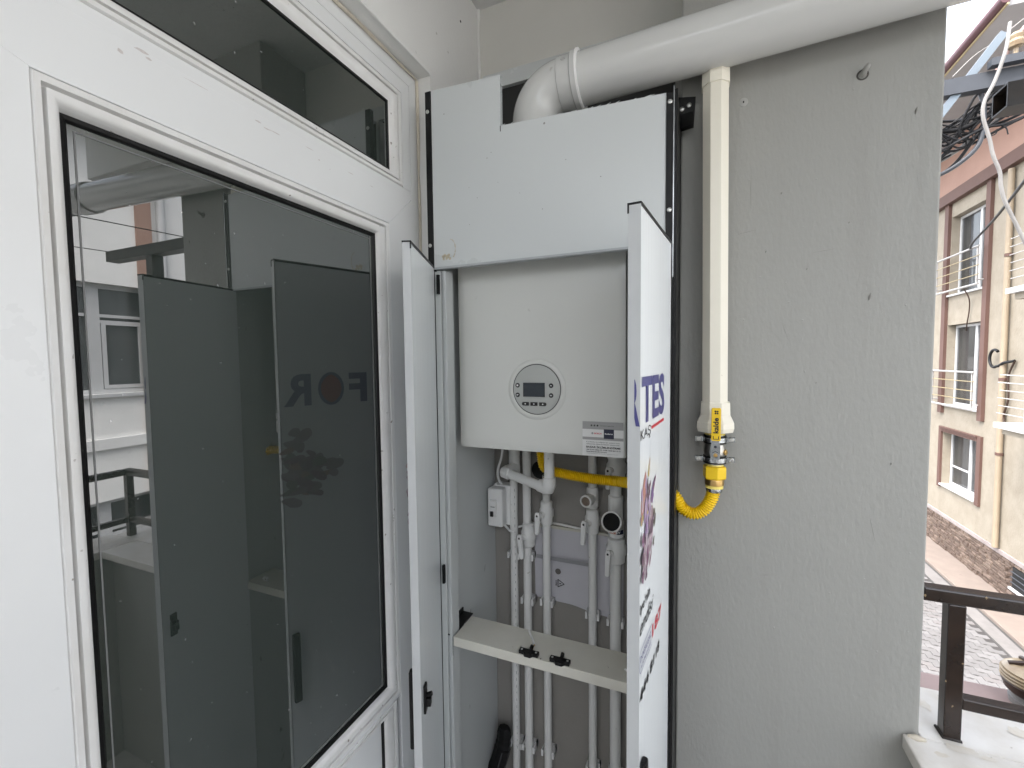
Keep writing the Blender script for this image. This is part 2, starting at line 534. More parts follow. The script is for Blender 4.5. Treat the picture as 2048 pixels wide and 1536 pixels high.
# caulk line where frame meets reveal
cq = MB()
pp = []
for i in range(40):
    pp.append((XF0 + 0.004 + rnd.uniform(-.0008, .0008), .933 + rnd.uniform(-.0008, .0008), 0.1 + i * (2.226 - 0.1) / 39))
cq.tube(pp, [0.0032 + rnd.uniform(-.001, .0012) for _ in pp], 6)
pp = []
for i in range(30):
    pp.append((XF0 + 0.004, 0.05 + i * .88 / 29, 2.228 + rnd.uniform(-.0008, .0008)))
cq.tube(pp, [0.0030 + rnd.uniform(-.001, .001) for _ in pp], 6)
cq.build("caulk_line", M_CAULK, dw, smooth=60)
# filler line in the wall corner
pp = [(XW + .002 + rnd.uniform(-.001, .001), YB - .002, 2.05 + i * (ZCEIL - 2.05) / 24) for i in range(25)]
MB().tube(pp, [0.004 + rnd.uniform(-.0015, .002) for _ in pp], 6).build("corner_filler", M_WALL2, dw, smooth=60)
MB().lathe((XW, 1.09, 2.46), (1, 0, 0), [(-.002, .004), (.001, .003), (.0012, .001)], 8).build("nail_hole", M_BLACKINK, dw)

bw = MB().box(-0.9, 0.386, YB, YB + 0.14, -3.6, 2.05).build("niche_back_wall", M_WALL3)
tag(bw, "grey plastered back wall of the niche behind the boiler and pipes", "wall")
MB().box(-0.9, 0.386, YB + .0002, YB + 0.14, 2.0502, ZCEIL).build("lit_upper_wall", mat("lit_plaster", (0.62, 0.615, 0.575), 0.75, mottle=0.12, mscale=4, bump=0.5, bscale=120, bdist=0.0015), bw)  # same wall continued, paler: only the lower part has shade in its colour
pier = MB().box(-0.0402, 0.386, YP, YB - .001, 0, ZCEIL - .002).build("wall_pier", M_WALL, bevel=0.004)
tag(pier, "grey rough plastered wall pier behind the cream gas pipe", "pier")
# small plaster dents, blobs and scratches standing on the pier face
dm = MB()
for i in range(46):
    x, z = rnd.uniform(-.02, .375), rnd.uniform(.9, 2.2)
    r = rnd.uniform(.0009, .0024)
    dm.lathe((x, YP + .0004, z), (0, -1, 0), [(0, r), (.0005, r * .8), (.0008, r * .3)], 7)
dm.build("plaster_grit", M_WALL, pier, smooth=60)
db = MB()
for (x, z, r, e) in ((.348, 1.981, .0028, 2), (.19, 1.72, .002, 1), (.29, 1.66, .003, 2.2), (.145, 1.87, .0022, 1), (.33, 1.35, .002, 1), (.21, 1.50, .0016, 1), (.12, 1.76, .002, 1), (.255, 1.80, .0018, 1)):
    db.tube([(x - r * .4, YP - .0002, z - r * e), (x, YP - .0006, z), (x + r * .4, YP - .0002, z + r * e)], [r * .3, r * .8, r * .3], 6)
for (x, z, dx, dz) in ((.092, 1.925, .0, -.07), (.20, 1.75, .035, .004), (.07, 1.80, .030, .005), (.15, 1.62, .012, -.035), (.30, 1.25, .010, -.05), (.12, 1.10, .03, .006)):
    db.tube([(x, YP - .0001, z), (x + dx * .5 + rnd.uniform(-.001, .001), YP - .0003, z + dz * .5), (x + dx, YP - .0001, z + dz)], [.0002, .0005, .0002], 5)
db.build("plaster_chip", mat("chip_dark", (0.22, 0.215, 0.20), 0.8), pier, smooth=60)
# reinforcing bar/cornice: north beam over the opening and the east one
nb = MB().box(0.387, XE, 1.0, 1.25, 2.285, ZCEIL - .003).build("north_beam", M_WALL2, bevel=0.004)
tag(nb, "pale concrete beam over the open side above the flue pipe", "beam")
eb = MB().box(XE - .20, XE + .02, YCE, 0.998, 2.48, ZCEIL - .004).build("east_beam", M_WALL2, bevel=0.004)
tag(eb, "pale concrete beam over the balcony's long open side", "beam")
sw = MB().box(-0.598, XE, YS - 0.15, YS, 0, ZCEIL - .002).build("south_wall", M_WALL2)  # unseen wall, set back and kept pale for the light it bounces
tag(sw, "pale plastered end wall of the balcony, opposite the boiler cabinet", "wall")

# parapets with marble sills
pw = thing("north_parapet", (0.6, 1.04, 0), "low plastered parapet with marble sill between the grey pier and the railing corner", "parapet")
MB().box(0.387, XE - .02, 0.95, 1.155, 0.0, 0.812).build("wall", M_WALL, pw)
MB().box(0.360, 0.7795, 0.905, 1.018, 0.812, 0.84).build("marble_sill", M_MARBLE, pw, bevel=0.003)
MB().box(0.388, XE + .0, 1.0185, 1.181, 0.812, 0.8398).build("marble_sill", M_MARBLE, pw, bevel=0.003)
MB().tube([(.366, 1.012, .842), (.378, 1.009, .843), (.392, 1.01, .842)], [.002, .006, .003], 8).build("mortar_lump", M_CAULK, pw, smooth=60)
stn_ = MB()
for (x, y_, a_, b_) in ((.445, 1.012, .030, .012), (.475, 1.005, .022, .007), (.52, .99, .030, .010), (.405, .985, .012, .008), (.60, 1.00, .035, .008), (.56, 1.10, .02, .015), (.43, 1.12, .012, .02)):
    n = 14
    stn_.add([(x + a_ * rnd.uniform(.55, 1.1) * math.cos(2 * math.pi * k / n), y_ + b_ * rnd.uniform(.5, 1.1) * math.sin(2 * math.pi * k / n), .8404 if y_ < 1.0 else .8406) for k in range(n)], [list(range(n))])
stn_.build("rust_stain", mat("sill_stain", (0.58, 0.52, 0.42), 0.5, mottle=0.9, mscale=40, mcol=(0.70, 0.68, 0.64)), pw)
MB().box(0.386, XE + .1, 1.1815, 1.66, 0.50, 0.585).build("outer_ledge", M_ROAD, pw)
MB().box(0.40, XE + .1, 1.575, 1.655, 0.5855, 0.60).build("ledge_tile", mat("ledge_pink", (0.26, 0.19, 0.175), .7, mottle=.5, mscale=9), pw)
ep = thing("east_parapet", (0.85, -.4, 0), "low plastered parapet with marble sill along the balcony's long open side", "parapet")
MB().box(0.80, XE - .02, YS + .002, 0.949, 0.0, 0.8105).build("wall", M_WALL, ep)
MB().box(0.78, XE + .03, YS + .003, 1.018, 0.811, 0.8405).build("marble_sill", M_MARBLE, ep, bevel=0.003)

# railing on the north parapet
nr = thing("balcony_railing", (0.6, 1.04, 0.84), "dark brown metal railing on the marble sill next to the grey pier", "railing")
MB().box(0.3885, XE - .06, 1.03, 1.058, 1.096, 1.121).build("top_rail", M_RAIL, nr, bevel=0.0025)
MB().box(0.451, XE - .06, 1.034, 1.056, 0.900, 0.921).build("bottom_rail", M_RAIL, nr, bevel=0.002)
MB().box(0.425, 0.4505, 1.0315, 1.0565, 0.84, 1.0958).build("post", M_RAIL, nr, bevel=0.002)
MB().box(0.845, 0.8705, 1.0315, 1.0565, 0.84, 1.0958).build("post", M_RAIL, nr, bevel=0.002)
MB().tube([(.4245, 1.06, .8415), (.4245, 1.031, .8415), (.451, 1.031, .8415)], .0028, 6).build("weld", M_RUST, nr, smooth=60)
fk = MB()
for (x, y, z) in ((.3905, 1.0296, 1.106), (.4745, 1.0296, 1.1185), (.4475, 1.0311, .99), (.436, 1.0311, .905), (.60, 1.0296, 1.112), (.425, 1.0311, .95)):
    n = 9
    fk.add([(x + rnd.uniform(.0006, .0026) * math.cos(2 * math.pi * k / n), y, z + rnd.uniform(.0006, .0036) * math.sin(2 * math.pi * k / n)) for k in range(n)], [list(range(n))])
fk.build("paint_chip", mat("bare_chip", (0.24, 0.17, 0.09), 0.6), nr)
er = thing("balcony_railing", (0.86, -.4, 0.84), "dark brown metal railing on the parapet of the balcony's long open side", "railing")
MB().box(0.846, 0.872, YS + .01, 1.029, 1.0965, 1.1205).build("top_rail", M_RAIL, er, bevel=0.002)
MB().box(0.848, 0.870, YS + .01, 1.029, 0.8995, 0.9205).build("bottom_rail", M_RAIL, er, bevel=0.002)
for y in (0.35, -.35, -1.05, -1.75):
    MB().box(0.847, 0.871, y, y + .025, 0.8407, 1.0962).build("post", M_RAIL, er, bevel=0.002)

# ================================================================== 2. balcony door
door = thing("balcony_door", (-0.65, 0.53, 0), "white plastic balcony door with dark tinted glass and a transom pane above", "door")
XG = -0.657
gy0, gy1, gz0, gz1 = 0.270, 0.785, 0.804, 1.828       # visible glass of the leaf
ty0, ty1, tz0, tz1 = 0.10, 0.844, 1.985, 2.140        # transom glass
ly0, ly1, lz0, lz1 = 0.270, 0.770, 0.14, 0.742        # lower panel
# fixed frame
fr = MB()
fr.ring(ty0, ty1, tz0, tz1, [(.028, -.70), (.028, -.640), (.0925, -.640), (.0925, -.70)])
# members of the fixed frame
M_ = MB()


def member(poly, x0, x1, name, parent, material=M_PVC, bevel=0.0):
    """flat profile: poly in (y, z) from x1 (front) back to x0"""
    p = MB().prism([(x0, y, z) for y, z in poly], (x1 - x0, 0, 0))
    return p.build(name, material, parent, bevel=bevel, seg=1)


g = 0.0005
ff = -0.640
member([(.905, 0.0), (.936 - .003, 0.0), (.936 - .003, 2.228), (.905, 2.228 - .028)], -.70, ff, "frame_jamb", door)
member([(.042, 0.0), (.11, 0.0), (.11, 2.228 - .028), (.042, 2.228)], -.70, ff, "frame_jamb", door)
member([(.042 + g, 2.228), (.110 + g, 2.2), (.905 - g, 2.2), (.933 - g, 2.228)], -.70, ff, "frame_head", door)
member([(.1105, 1.925), (.9045, 1.925), (.9045, 1.9555), (.1105, 1.9555)], -.70, ff - .001, "frame_transom_bar", door)
member([(.875, 1.956), (.9045, 1.956), (.9045, 2.1995), (.875, 2.171)], -.70, ff - .0004, "transom_stile", door)
member([(.1105, 2.1705), (.8745, 2.1705), (.904, 2.1995), (.1105, 2.1995)], -.70, ff - .0004, "transom_rail", door)
beadprof = [(-.001, -.676), (-.001, XG + .0015), (.003, XG + .004), (.005, XG + .012), (.010, XG + .0155), (.0155, XG + .0160), (.0168, XG + .0085),
            (.0188, XG + .0085), (.0200, XG + .0170), (.0265, XG + .0185), (.028, XG + .016), (.030, XG + .010)]
bt = MB().ring(ty0, ty1, tz0, tz1, beadprof).build("transom_bead", M_BEAD, door, smooth=50)
MB().ring(ty0, ty1, tz0, tz1, [(.000, XG + .0026), (-.004, XG + .0030), (-.0055, XG + .0012)]).build("gasket", M_GASKET, bt)
# the leaf: mitred stiles and rails
sf = -0.636
oy0, oy1, oz0, oz1 = 0.12, 0.902, 0.02, 1.936
iy0, iy1, iz0, iz1 = gy0 - .0285, gy1 + .0285, lz0 - .0285, gz1 + .0285
leaf_members = [
    ("leaf_stile", [(oy1 - g, oz0 + g), (oy1 - g, oz1 - g), (iy1, iz1 + g * 1.4), (iy1, iz0)]),
    ("leaf_stile", [(oy0, oz0 + g), (iy0, iz0), (iy0, iz1 + g * 1.4), (oy0, oz1 - .03)]),
    ("leaf_rail", [(oy0 + g, oz1), (oy0 + g, oz1 - .03 + g), (iy0 + g, iz1), (iy1 - g, iz1), (oy1 - 2 * g, oz1)]),
    ("leaf_rail", [(oy0 + g, oz0), (oy1 - 2 * g, oz0), (iy1 - g, iz0), (iy0 + g, iz0)]),
]
for nm, poly in leaf_members:
    member(poly, -.695, sf, nm, door, bevel=0.0006)
member([(iy0 + g, lz1 + .029), (iy1 - g, lz1 + .029), (iy1 - g, gz0 - .0285), (iy0 + g, gz0 - .0285)], -.695, sf - .0008, "leaf_mid_rail", door)
beadprof2 = [(d, x + .0035) if i > 1 else (d, x) for i, (d, x) in enumerate(beadprof)]
bl = MB().ring(gy0, gy1, gz0, gz1, beadprof2).build("glazing_bead", M_BEAD, door, smooth=50)
MB().ring(gy0, gy1, gz0, gz1, [(.0005, XG + .0050), (-.004, XG + .0036), (-.0065, XG + .0012)]).build("gasket", M_GASKET, bl)
MB().ring(gy0, gy1, gz0, gz1, [(-.0125, XG + .0006), (-.0143, XG + .0006)]).build("spacer_bar", M_SPACER, bl)
bp_ = MB().ring(ly0, ly1, lz0, lz1, beadprof2).build("panel_bead", M_BEAD, door, smooth=50)
MB().ring(ly0, ly1, lz0, lz1, [(.0005, XG + .0050), (-.004, XG + .0036), (-.0055, XG + .0012)]).build("gasket", M_GASKET, bp_)
# panes and the lower panel
pane = MB().box(-.0046, 0, -(gy1 - gy0) / 2 - .008, (gy1 - gy0) / 2 + .008, gz0 - .008, gz1 + .008).build("glass_pane", M_GLASS, door)
pane.location = (XG, (gy0 + gy1) / 2, 0)
pane.rotation_euler = (0, 0, R(0.0))
MB().box(XG - .0046, XG, ty0 - .008, ty1 + .008, tz0 - .008, tz1 + .008).build("transom_pane", M_GLASS, door)
MB().box(XG - .0046, XG + .0005, ly0 - .008, ly1 + .008, lz0 - .008, lz1 + .008).build("lower_panel", M_PVC, door)
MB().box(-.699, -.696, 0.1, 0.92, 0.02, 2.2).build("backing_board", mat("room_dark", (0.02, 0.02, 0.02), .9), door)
# scuff marks on the wide top rail
sc = MB()
for (y, z, a, b_) in ((.345, 1.935, .009, .0022), (.352, 1.930, .004, .002), (.322, 1.921, .004, .003), (.50, 1.925, .006, .0015), (.515, 1.921, .008, .001), (.53, 1.922, .012, .0008), (.62, 1.915, .0022, .0012), (.645, 1.908, .0014, .001), (.60, 1.926, .010, .0007), (.70, 1.921, .009, .0007), (.76, 1.917, .006, .0007), (.41, 1.931, .02, .0006)):
    n = 9
    sc.add([(sf + .0004, y + a * math.cos(2 * math.pi * k / n) * rnd.uniform(.6, 1.1), z + b_ * math.sin(2 * math.pi * k / n) * rnd.uniform(.6, 1.1)) for k in range(n)], [list(range(n))])
sc.build("scuff_mark", mat("scuff", (0.50, 0.46, 0.44), 0.6, mottle=0.7, mscale=300, mcol=(0.68, 0.67, 0.66)), door)

# ================================================================== 3. boiler cabinet
cab = thing("boiler_cabinet", (-0.31, 1.0, 0), "tall pale grey plastic cabinet with both doors open around the boiler", "cabinet")
XL, XR = -0.579, -0.045
# top panel with its notch: hollow board, outer faces plus ribs at the cut
zt, zb = 2.158, 1.763
tp = MB()
poly = [(-.563, zb), (-.0605, zb), (-.0605, 2.034), (-.392, 2.046), (-.392, 2.150), (-.563, 2.158)]
tp.prism([(x, YC, z) for x, z in poly], (0, .0012, 0))
tp.prism([(x, YC + .0088, z) for x, z in poly], (0, .0012, 0))
z = 1.78
top_panel = tp.build("top_panel", M_CAB, cab)
rb = MB()
zz = 2.050
while zz < 2.15:
    rb.box(-.562, -.3925, YC + .0012, YC + .0088, zz, zz + .0011)
    zz += .0165
rb.box(-.4655, -.4645, YC + .0012, YC + .0088, 2.05, 2.15)
rb.build("board_rib", M_CAB, top_panel)
MB().box(-.3935, -.3918, YC - .0006, YC + .004, 2.034, 2.0455).build("saw_cut", M_BLACKINK, top_panel)
MB().box(-.563, -.0605, YC - .0035, YC + .011, zb - .0035, zb + .0012).build("bottom_trim", mat("trim_grey", (0.36, 0.38, 0.39), .35), top_panel)
# ragged cut burrs along the notch
bu = MB()
for i in range(16):
    x = -.385 + i * .02 + rnd.uniform(-.008, .008)
    zc = 2.046 - (x + .392) * .036
    bu.tube([(x, YC + .001, zc), (x + rnd.uniform(.003, .012), YC - .001, zc + rnd.uniform(.0005, .002))], [.0009, .0003], 5)
bu.build("cut_burr", M_CAB, top_panel)
# glue stain, bottom left of the panel
st = MB()
a0 = 0
for k in range(16):
    a = -0.9 + k * 0.16
    x, zc = -.520 + .013 * math.cos(a), 1.802 + .022 * math.sin(a)
    st.lathe((x, YC - .0002, zc), (0, -1, 0), [(0, .0017 * rnd.uniform(.5, 1.2)), (.0002, .0008)], 6)
for k in range(14):
    st.lathe((-.530 + rnd.uniform(-.010, .012), YC - .0002, 1.786 + rnd.uniform(-.006, .006)), (0, -1, 0), [(0, rnd.uniform(.002, .0045)), (.0003, .0012)], 7)
st.build("glue_stain", mat("glue", (0.50, 0.45, 0.34), 0.35, mottle=0.6, mscale=150, mcol=(0.34, 0.29, 0.2)), top_panel)
# dark specks on the panel
sp = MB()
for (x, zc, r) in ((-.425, 1.985, .0016), (-.415, 1.995, .0013), (-.295, 2.03, .003), (-.40, 1.93, .001), (-.45, 1.905, .0012), (-.35, 1.90, .001), (-.25, 1.95, .0013), (-.18, 1.905, .0015), (-.47, 1.93, .001), (-.53, 2.10, .0018), (-.47, 1.85, .0012), (-.30, 1.86, .0014)):
    sp.lathe((x, YC - .0002, zc), (0, -1, 0), [(0, r * .8), (.0002, r * .4)], 7)
sp.build("dirt_speck", mat("speck", (0.25, 0.25, 0.24), 0.7), top_panel)
# side panels, posts and black edge strips
MB().box(-.5755, -.5655, YC + .036, YB - .002, 0.02, 2.15).build("side_panel", M_CABSIDE, cab)
scr = MB()
for (y_, z_, dz, lean) in ((1.06, .80, .035, .012), (1.10, .805, .022, .006), (1.03, .875, .010, .002), (1.12, .96, .02, .004)):
    scr.tube([(-.5653, y_, z_), (-.5652, y_ - lean * .5, z_ - dz * .5), (-.5653, y_ - lean, z_ - dz)], [.0003, .0008, .0002], 5)
scr.build("scratch", mat("scratch_grey", (0.10, 0.10, 0.10), .6), cab)
post = MB()
post.box(-.5640, -.5485, YC + .002, YC + .034, 0.02, 1.756)
post.box(-.5480, -.5425, YC + .006, YC + .034, 0.02, 1.756)
post.box(-.5420, -.5345, YC + .001, YC + .034, 0.02, 1.756)
post.build("hinge_post", M_CABSIDE, cab, bevel=0.0012)
MB().box(-.0600, -.0500, YC + .004, YB - .002, 0.02, 2.0).build("side_panel", M_CABSIDE, cab)
MB().box(XL, -.5638, YC - .001, YC + .012, 0.02, 2.158).build("edge_strip", M_BLACKTRIM, cab, bevel=0.001)
es = MB()
es.box(-.0597, -.0475, YC - .002, YC + .003, 0.02, 2.031)
es.box(-.0470, -.0406, YC + .004, YB - .003, 0.02, 2.040)  # black strip that also paints in the shadow gap beside the pier
es.build("edge_strip", M_BLACKTRIM, cab)
MB().box(-.0474, -.0456, YC - .004, YC + .001, 1.70, 2.042).build("edge_lip", M_STEEL, cab)
for (x, zc) in ((-.5722, 2.113), (-.5722, 1.815), (-.0535, 2.016), (-.0535, 1.823)):
    screw(cab, (x, YC - .0024, zc), (0, -1, 0), .0042)
# rail on the back wall above the notch, dark sheet below for shade
MB().box(-.565, -.052, 1.150, 1.162, 2.302, 2.342).build("back_rail", M_CAB, cab)
MB().box(-.5645, -.0605, 1.163, 1.193, 1.80, 2.341).build("shade_board", mat("notch_shade", (0.02, 0.02, 0.02), .8), cab)  # dark sheet standing in for the shade inside the notch cavity
# cross shelf with its brackets and catches
shelf = MB().box(-.534, -.0605, 0.884, 0.977, 0.869, 0.892).build("cross_shelf", mat("shelf_board", (0.60, 0.59, 0.53), 0.4, mottle=0.35, mscale=9, mcol=(0.45, 0.42, 0.35), speck=.2, sscale=60), cab, bevel=0.001)
br = MB()
br.box(-.5650, -.5620, 0.884, 0.985, 0.845, 0.905)
br.box(-.5620, -.5345, 0.884, 0.985, 0.8925, 0.8950)
br.prism([(-.5345, .8835, .868), (-.5345, .8835, .892), (-.5350, .8835, .845)], (-.004, 0, 0))
br.box(-.5385, -.5345, 0.8815, 0.8838, 0.846, 0.8935)
br.build("shelf_bracket", M_BLACKTRIM, shelf)
for cx in (-.344, -.272):
    k = MB()
    c0 = Vector((cx, .893, .892))
    k.box(cx - .0225, cx + .0225, .886, .8985, .8921, .9005)
    k.prism([(cx - .012, .8862, .8921), (cx - .007, .8795, .8921), (cx + .007, .8795, .8921), (cx + .012, .8862, .8921)], (0, 0, .008))
    k.tube([(cx + .002, .900, .899), (cx + .002, .9085, .9035)], .0042, 10)
    kk = k.build("door_catch", M_BLACKPLASTIC, shelf, bevel=0.0009)
    for sx in (-.017, .017):
        MB().lathe((cx + sx, .892, .9003), (0, 0, 1), [(0, .0027), (.0008, .0022), (.0009, .0008), (.0002, .0004)], 10).build("screw", M_SCREW, shelf)

# ---- doors
def cabinet_door(A, B, thick, sgn, ztop, zbot, name_label):
    """A: outer free corner, B: outer hinge corner (plan), sgn: side of the outer normal"""
    A, B = Vector((A[0], A[1], 0)), Vector((B[0], B[1], 0))
    u = (B - A).normalized()
    n = Vector((u.y, -u.x, 0)) * sgn      # outer normal
    L = (B - A).length
    up = Vector((0, 0, 1))
    d = MB()
    d.obox(A, u, n, up, .0018, L, -thick, 0, zbot, ztop)
    o = d.build("door", M_DOORPVC, cab, bevel=0.0007, seg=1)
    MB().obox(A, u, n, up, -.0002, .0016, -thick - .0002, .0002, zbot, ztop - .001).build("edge_band", mat("edge_band", (0.47, 0.485, 0.49), .4, mottle=.15, mscale=6), o)
    c = MB()
    c.obox(A, u, n, up, -.0006, L, -thick - .0008, .0008, ztop, ztop + .0022)
    c.obox(A, u, n, up, -.0011, .0002, -thick - .0012, -thick + .0012, ztop - .012, ztop + .0021)
    c.obox(A, u, n, up, .002, L, -.0008, .0012, ztop - .003, ztop + .0020)
    c.obox(A, u, n, up, .002, L, -thick - .0012, -thick + .0008, ztop - .003, ztop + .0020)
    c.build("top_cap", M_BLACKTRIM, o)
    # bow handle
    h = MB()
    h.obox(A, u, n, up, .006, .022, .0005, .010, .800, .955)
    h.build("handle", M_BLACKPLASTIC, o, bevel=0.003)
    # ball catch on the inner side
    k = MB()
    k.obox(A, u, n, up, .018, .034, -thick - .005, -thick - .0004, .862, .918)
    k.obox(A, u, n, up, .020, .032, -thick - .014, -thick - .005, .876, .892)
    k.tube([A + u * .026 - n * (thick + .005) + up * .896, A + u * .026 - n * (thick + .016) + up * .9], .0045, 10)
    k.build("catch_plate", M_BLACKPLASTIC, o, bevel=0.001)
    return o, A, u, n, L


rdoor, RA, RU, RN, RL = cabinet_door((-.0755, .637), (-.0485, .887), .0172, 1, 1.763, 0.10, "")
ldoor, LA, LU, LN, LL = cabinet_door((-.4945, .668), (-.5795, .878), .0150, -1, 1.765, 0.10, "")
UP = Vector((0, 0, 1))
# hinges on the left post
for zc in (1.725, 1.045):
    MB().box(-.5550, -.5500, YC - .006, YC + .001, zc - .022, zc + .022).build("hinge", M_BLACKPLASTIC, cab)


# ---- lettering on the right door (outer face)
def rp(s, z, h=.0006):
    return RA + RU * s + RN * h + UP * z


text("TES", "printed_lettering", M_NAVYINK, rdoor, rp(.009, 1.455), RU, UP, width=.172, height=.070, bold=.035)
ed = Vector((-RU.x, -RU.y, 0)) * .0008
text("R", "printed_lettering", M_NAVYINK, rdoor, RA + ed - RN * .0078 + UP * 1.455, RN, UP, width=.0175, height=.070, bold=.03, clip=.56)
MB().add([rp(.075, 1.4405), rp(.178, 1.4415), rp(.178, 1.4465), rp(.075, 1.4455)], [(0, 1, 2, 3)]).build("red_rule", M_REDINK, rdoor)
text("KAŞ", "printed_lettering", M_BLACKINK, rdoor, rp(.003, 1.430), RU, UP, width=.066, height=.0195)
text("iye'nin", "printed_lettering", M_BLACKINK, rdoor, rp(.003, 1.175), RU, UP, width=.068, height=.021, bold=.012)
text("endisi", "printed_lettering", M_BLACKINK, rdoor, rp(.003, 1.147), RU, UP, width=.094, height=.022, shear=.45, bold=.004)
text("187", "printed_lettering", M_REDINK, rdoor, rp(.090, 1.0965), RU, UP, width=.077, height=.022, bold=.03)
text("DOĞALGAZ", "printed_lettering", M_NAVYINK, rdoor, rp(.006, 1.106), RU, UP, width=.076, height=.0125, bold=.012)
text("ACİL MÜDAHALE", "printed_lettering", M_NAVYINK, rdoor, rp(.009, 1.0945), RU, UP, width=.072, height=.0085, bold=.008)
for (body, s0, w_) in (("444", .003, .062), ("81", .074, .033), ("18", .120, .030)):
    text(body, "printed_lettering", M_BLACKINK, rdoor, rp(s0, 1.0435), RU, UP, width=w_, height=.0185, bold=.045)
bx = MB()
loop = [(.086, 1.1235), (.010, 1.1235)] + [(.010 + .008 * math.cos(a), 1.1065 + .017 * math.sin(a)) for a in [math.pi / 2 + k * math.pi / 10 for k in range(1, 10)]] + [(.010, 1.0895), (.086, 1.0895)]
for (a, b_) in zip(loop[:-1], loop[1:]):
    d2 = Vector((b_[0] - a[0], b_[1] - a[1]))
    nn = Vector((-d2.y, d2.x)).normalized() * .0006
    bx.add([rp(a[0] + nn.x, a[1] + nn.y), rp(b_[0] + nn.x, b_[1] + nn.y), rp(b_[0] - nn.x, b_[1] - nn.y), rp(a[0] - nn.x, a[1] - nn.y)], [(0, 1, 2, 3)])
bx.build("printed_box", M_NAVYINK, rdoor)

# flower picture printed across both doors: layered petals
PET = [mat("petal_%d" % i, c, 0.38, mottle=0.5, mscale=120, mcol=tuple(k * 0.6 for k in c)) for i, c in enumerate((
    (0.439, 0.318, 0.483), (0.245, 0.148, 0.337), (0.483, 0.228, 0.194), (0.148, 0.080, 0.119), (0.337, 0.228, 0.263),
    (0.483, 0.398, 0.439), (0.527, 0.418, 0.148), (0.093, 0.080, 0.063), (0.194, 0.080, 0.148), (0.573, 0.483, 0.418)))]


def petal(mb, P, s, z, ln, wd, ang, h, ci, smin):
    mb.cm = ci
    pts = []
    n = 12
    for k in range(n):
        t = 2 * math.pi * k / n
        a = math.cos(t) * ln * .5
        b_ = math.sin(t) * wd * .5 * (1 - .35 * math.cos(t)) * rnd.uniform(.85, 1.12)
        ss = s + a * math.cos(ang) - b_ * math.sin(ang)
        zz = z + a * math.sin(ang) + b_ * math.cos(ang)
        pts.append(P(max(ss, smin), zz, h))
    mb.add(pts, [list(range(n))])


fp = MB()
h = .00035
spec = []
for (s, z, ln, wd, ang, ci) in (
        (.062, 1.385, .030, .010, 1.5, 9), (.056, 1.378, .016, .008, 1.2, 6), (.030, 1.362, .045, .022, 1.2, 2), (.020, 1.345, .050, .020, 1.3, 2),
        (.046, 1.352, .040, .010, 1.25, 3), (.062, 1.348, .034, .011, 1.0, 3), (.088, 1.345, .030, .014, 0.9, 1), (.098, 1.352, .030, .010, .7, 8),
        (.082, 1.336, .026, .016, 1.2, 1), (.036, 1.325, .040, .022, 1.35, 0), (.058, 1.325, .036, .022, 1.7, 0), (.046, 1.318, .010, .008, 0, 6),
        (.010, 1.318, .020, .012, .4, 6), (.004, 1.320, .012, .008, .4, 2), (.040, 1.298, .040, .022, 1.4, 0), (.036, 1.294, .030, .010, 1.4, 1),
        (.070, 1.303, .040, .030, 1.2, 4), (.090, 1.300, .026, .018, .9, 7), (.096, 1.292, .024, .014, .8, 7), (.072, 1.286, .034, .020, 1.1, 3),
        (.030, 1.272, .040, .024, 1.2, 5), (.050, 1.268, .036, .022, 1.0, 5), (.020, 1.262, .034, .018, 1.4, 4), (.065, 1.266, .030, .016, .9, 4),
        (.040, 1.254, .034, .016, 1.2, 8), (.084, 1.262, .018, .010, .6, 7), (.026, 1.246, .030, .014, 1.3, 5), (.060, 1.244, .028, .012, .8, 4),
        (.012, 1.236, .024, .014, 1.1, 8), (.030, 1.232, .022, .010, 1.0, 3), (.010, 1.290, .020, .016, 1.4, 8), (.008, 1.262, .02, .014, 1.3, 3)):
    h += .00004
    petal(fp, rp, s, z, ln, wd, ang, h, ci, .0019)
    for _ in range(2):
        h += .00003
        petal(fp, rp, s + rnd.uniform(-.008, .008), z + rnd.uniform(-.010, .010), ln * rnd.uniform(.3, .6), wd * rnd.uniform(.25, .5), ang + rnd.uniform(-.5, .5), h, rnd.choice((ci, ci, 5, 0, 3, 4)), .0019)
fp.build("flower_print", PET, rdoor)


def lp(s, z, h=.0006):       # left door outer face, s from the hinge so that it reads left to right
    return LA + LU * (LL - s) + LN * h + UP * z


LX = -LU
text("F", "printed_lettering", M_NAVYVEIL, ldoor, lp(.028, 1.455), LX, UP, width=.045, height=.070, bold=.035)
text("R", "printed_lettering", M_NAVYVEIL, ldoor, lp(.160, 1.455), LX, UP, width=.058, height=.070, bold=.035)
fl_ = MB()
fl_.add([lp(.115 + .030 * math.cos(a), 1.49 + .038 * math.sin(a), .0004) for a in [2 * math.pi * k / 20 for k in range(20)]], [list(range(20))])
fl_.build("flame_emblem", M_NAVYVEIL, ldoor)
fl_ = MB()
fl_.add([lp(.115 + .024 * math.cos(a) * abs(math.cos(a)) ** .3, 1.49 + .032 * math.sin(a), .0007) for a in [2 * math.pi * k / 20 for k in range(20)]], [list(range(20))])
fl_.build("flame_emblem", M_REDVEIL, ldoor)
fp = MB()
h = .00035
for i in range(60):
    h += .00004
    petal(fp, lp, .218 - abs(rnd.gauss(0, .05)), 1.315 + rnd.gauss(0, .032), rnd.uniform(.02, .05), rnd.uniform(.010, .022), rnd.uniform(-.4, .6), h, rnd.choice((0, 2, 3, 4, 4, 8, 8, 7)), 0)
fp.build("flower_print", [mat("petal_veiled_%d" % i, c, 0.4) for i, c in enumerate(((.45, .38, .42), (.42, .35, .45), (.48, .36, .34), (.34, .28, .31), (.42, .36, .38), (.5, .45, .46), (.5, .45, .36), (.36, .35, .33), (.38, .29, .33), (.52, .48, .46)))], ldoor)  # paler petals, weak reflection in the door glass put into their colour

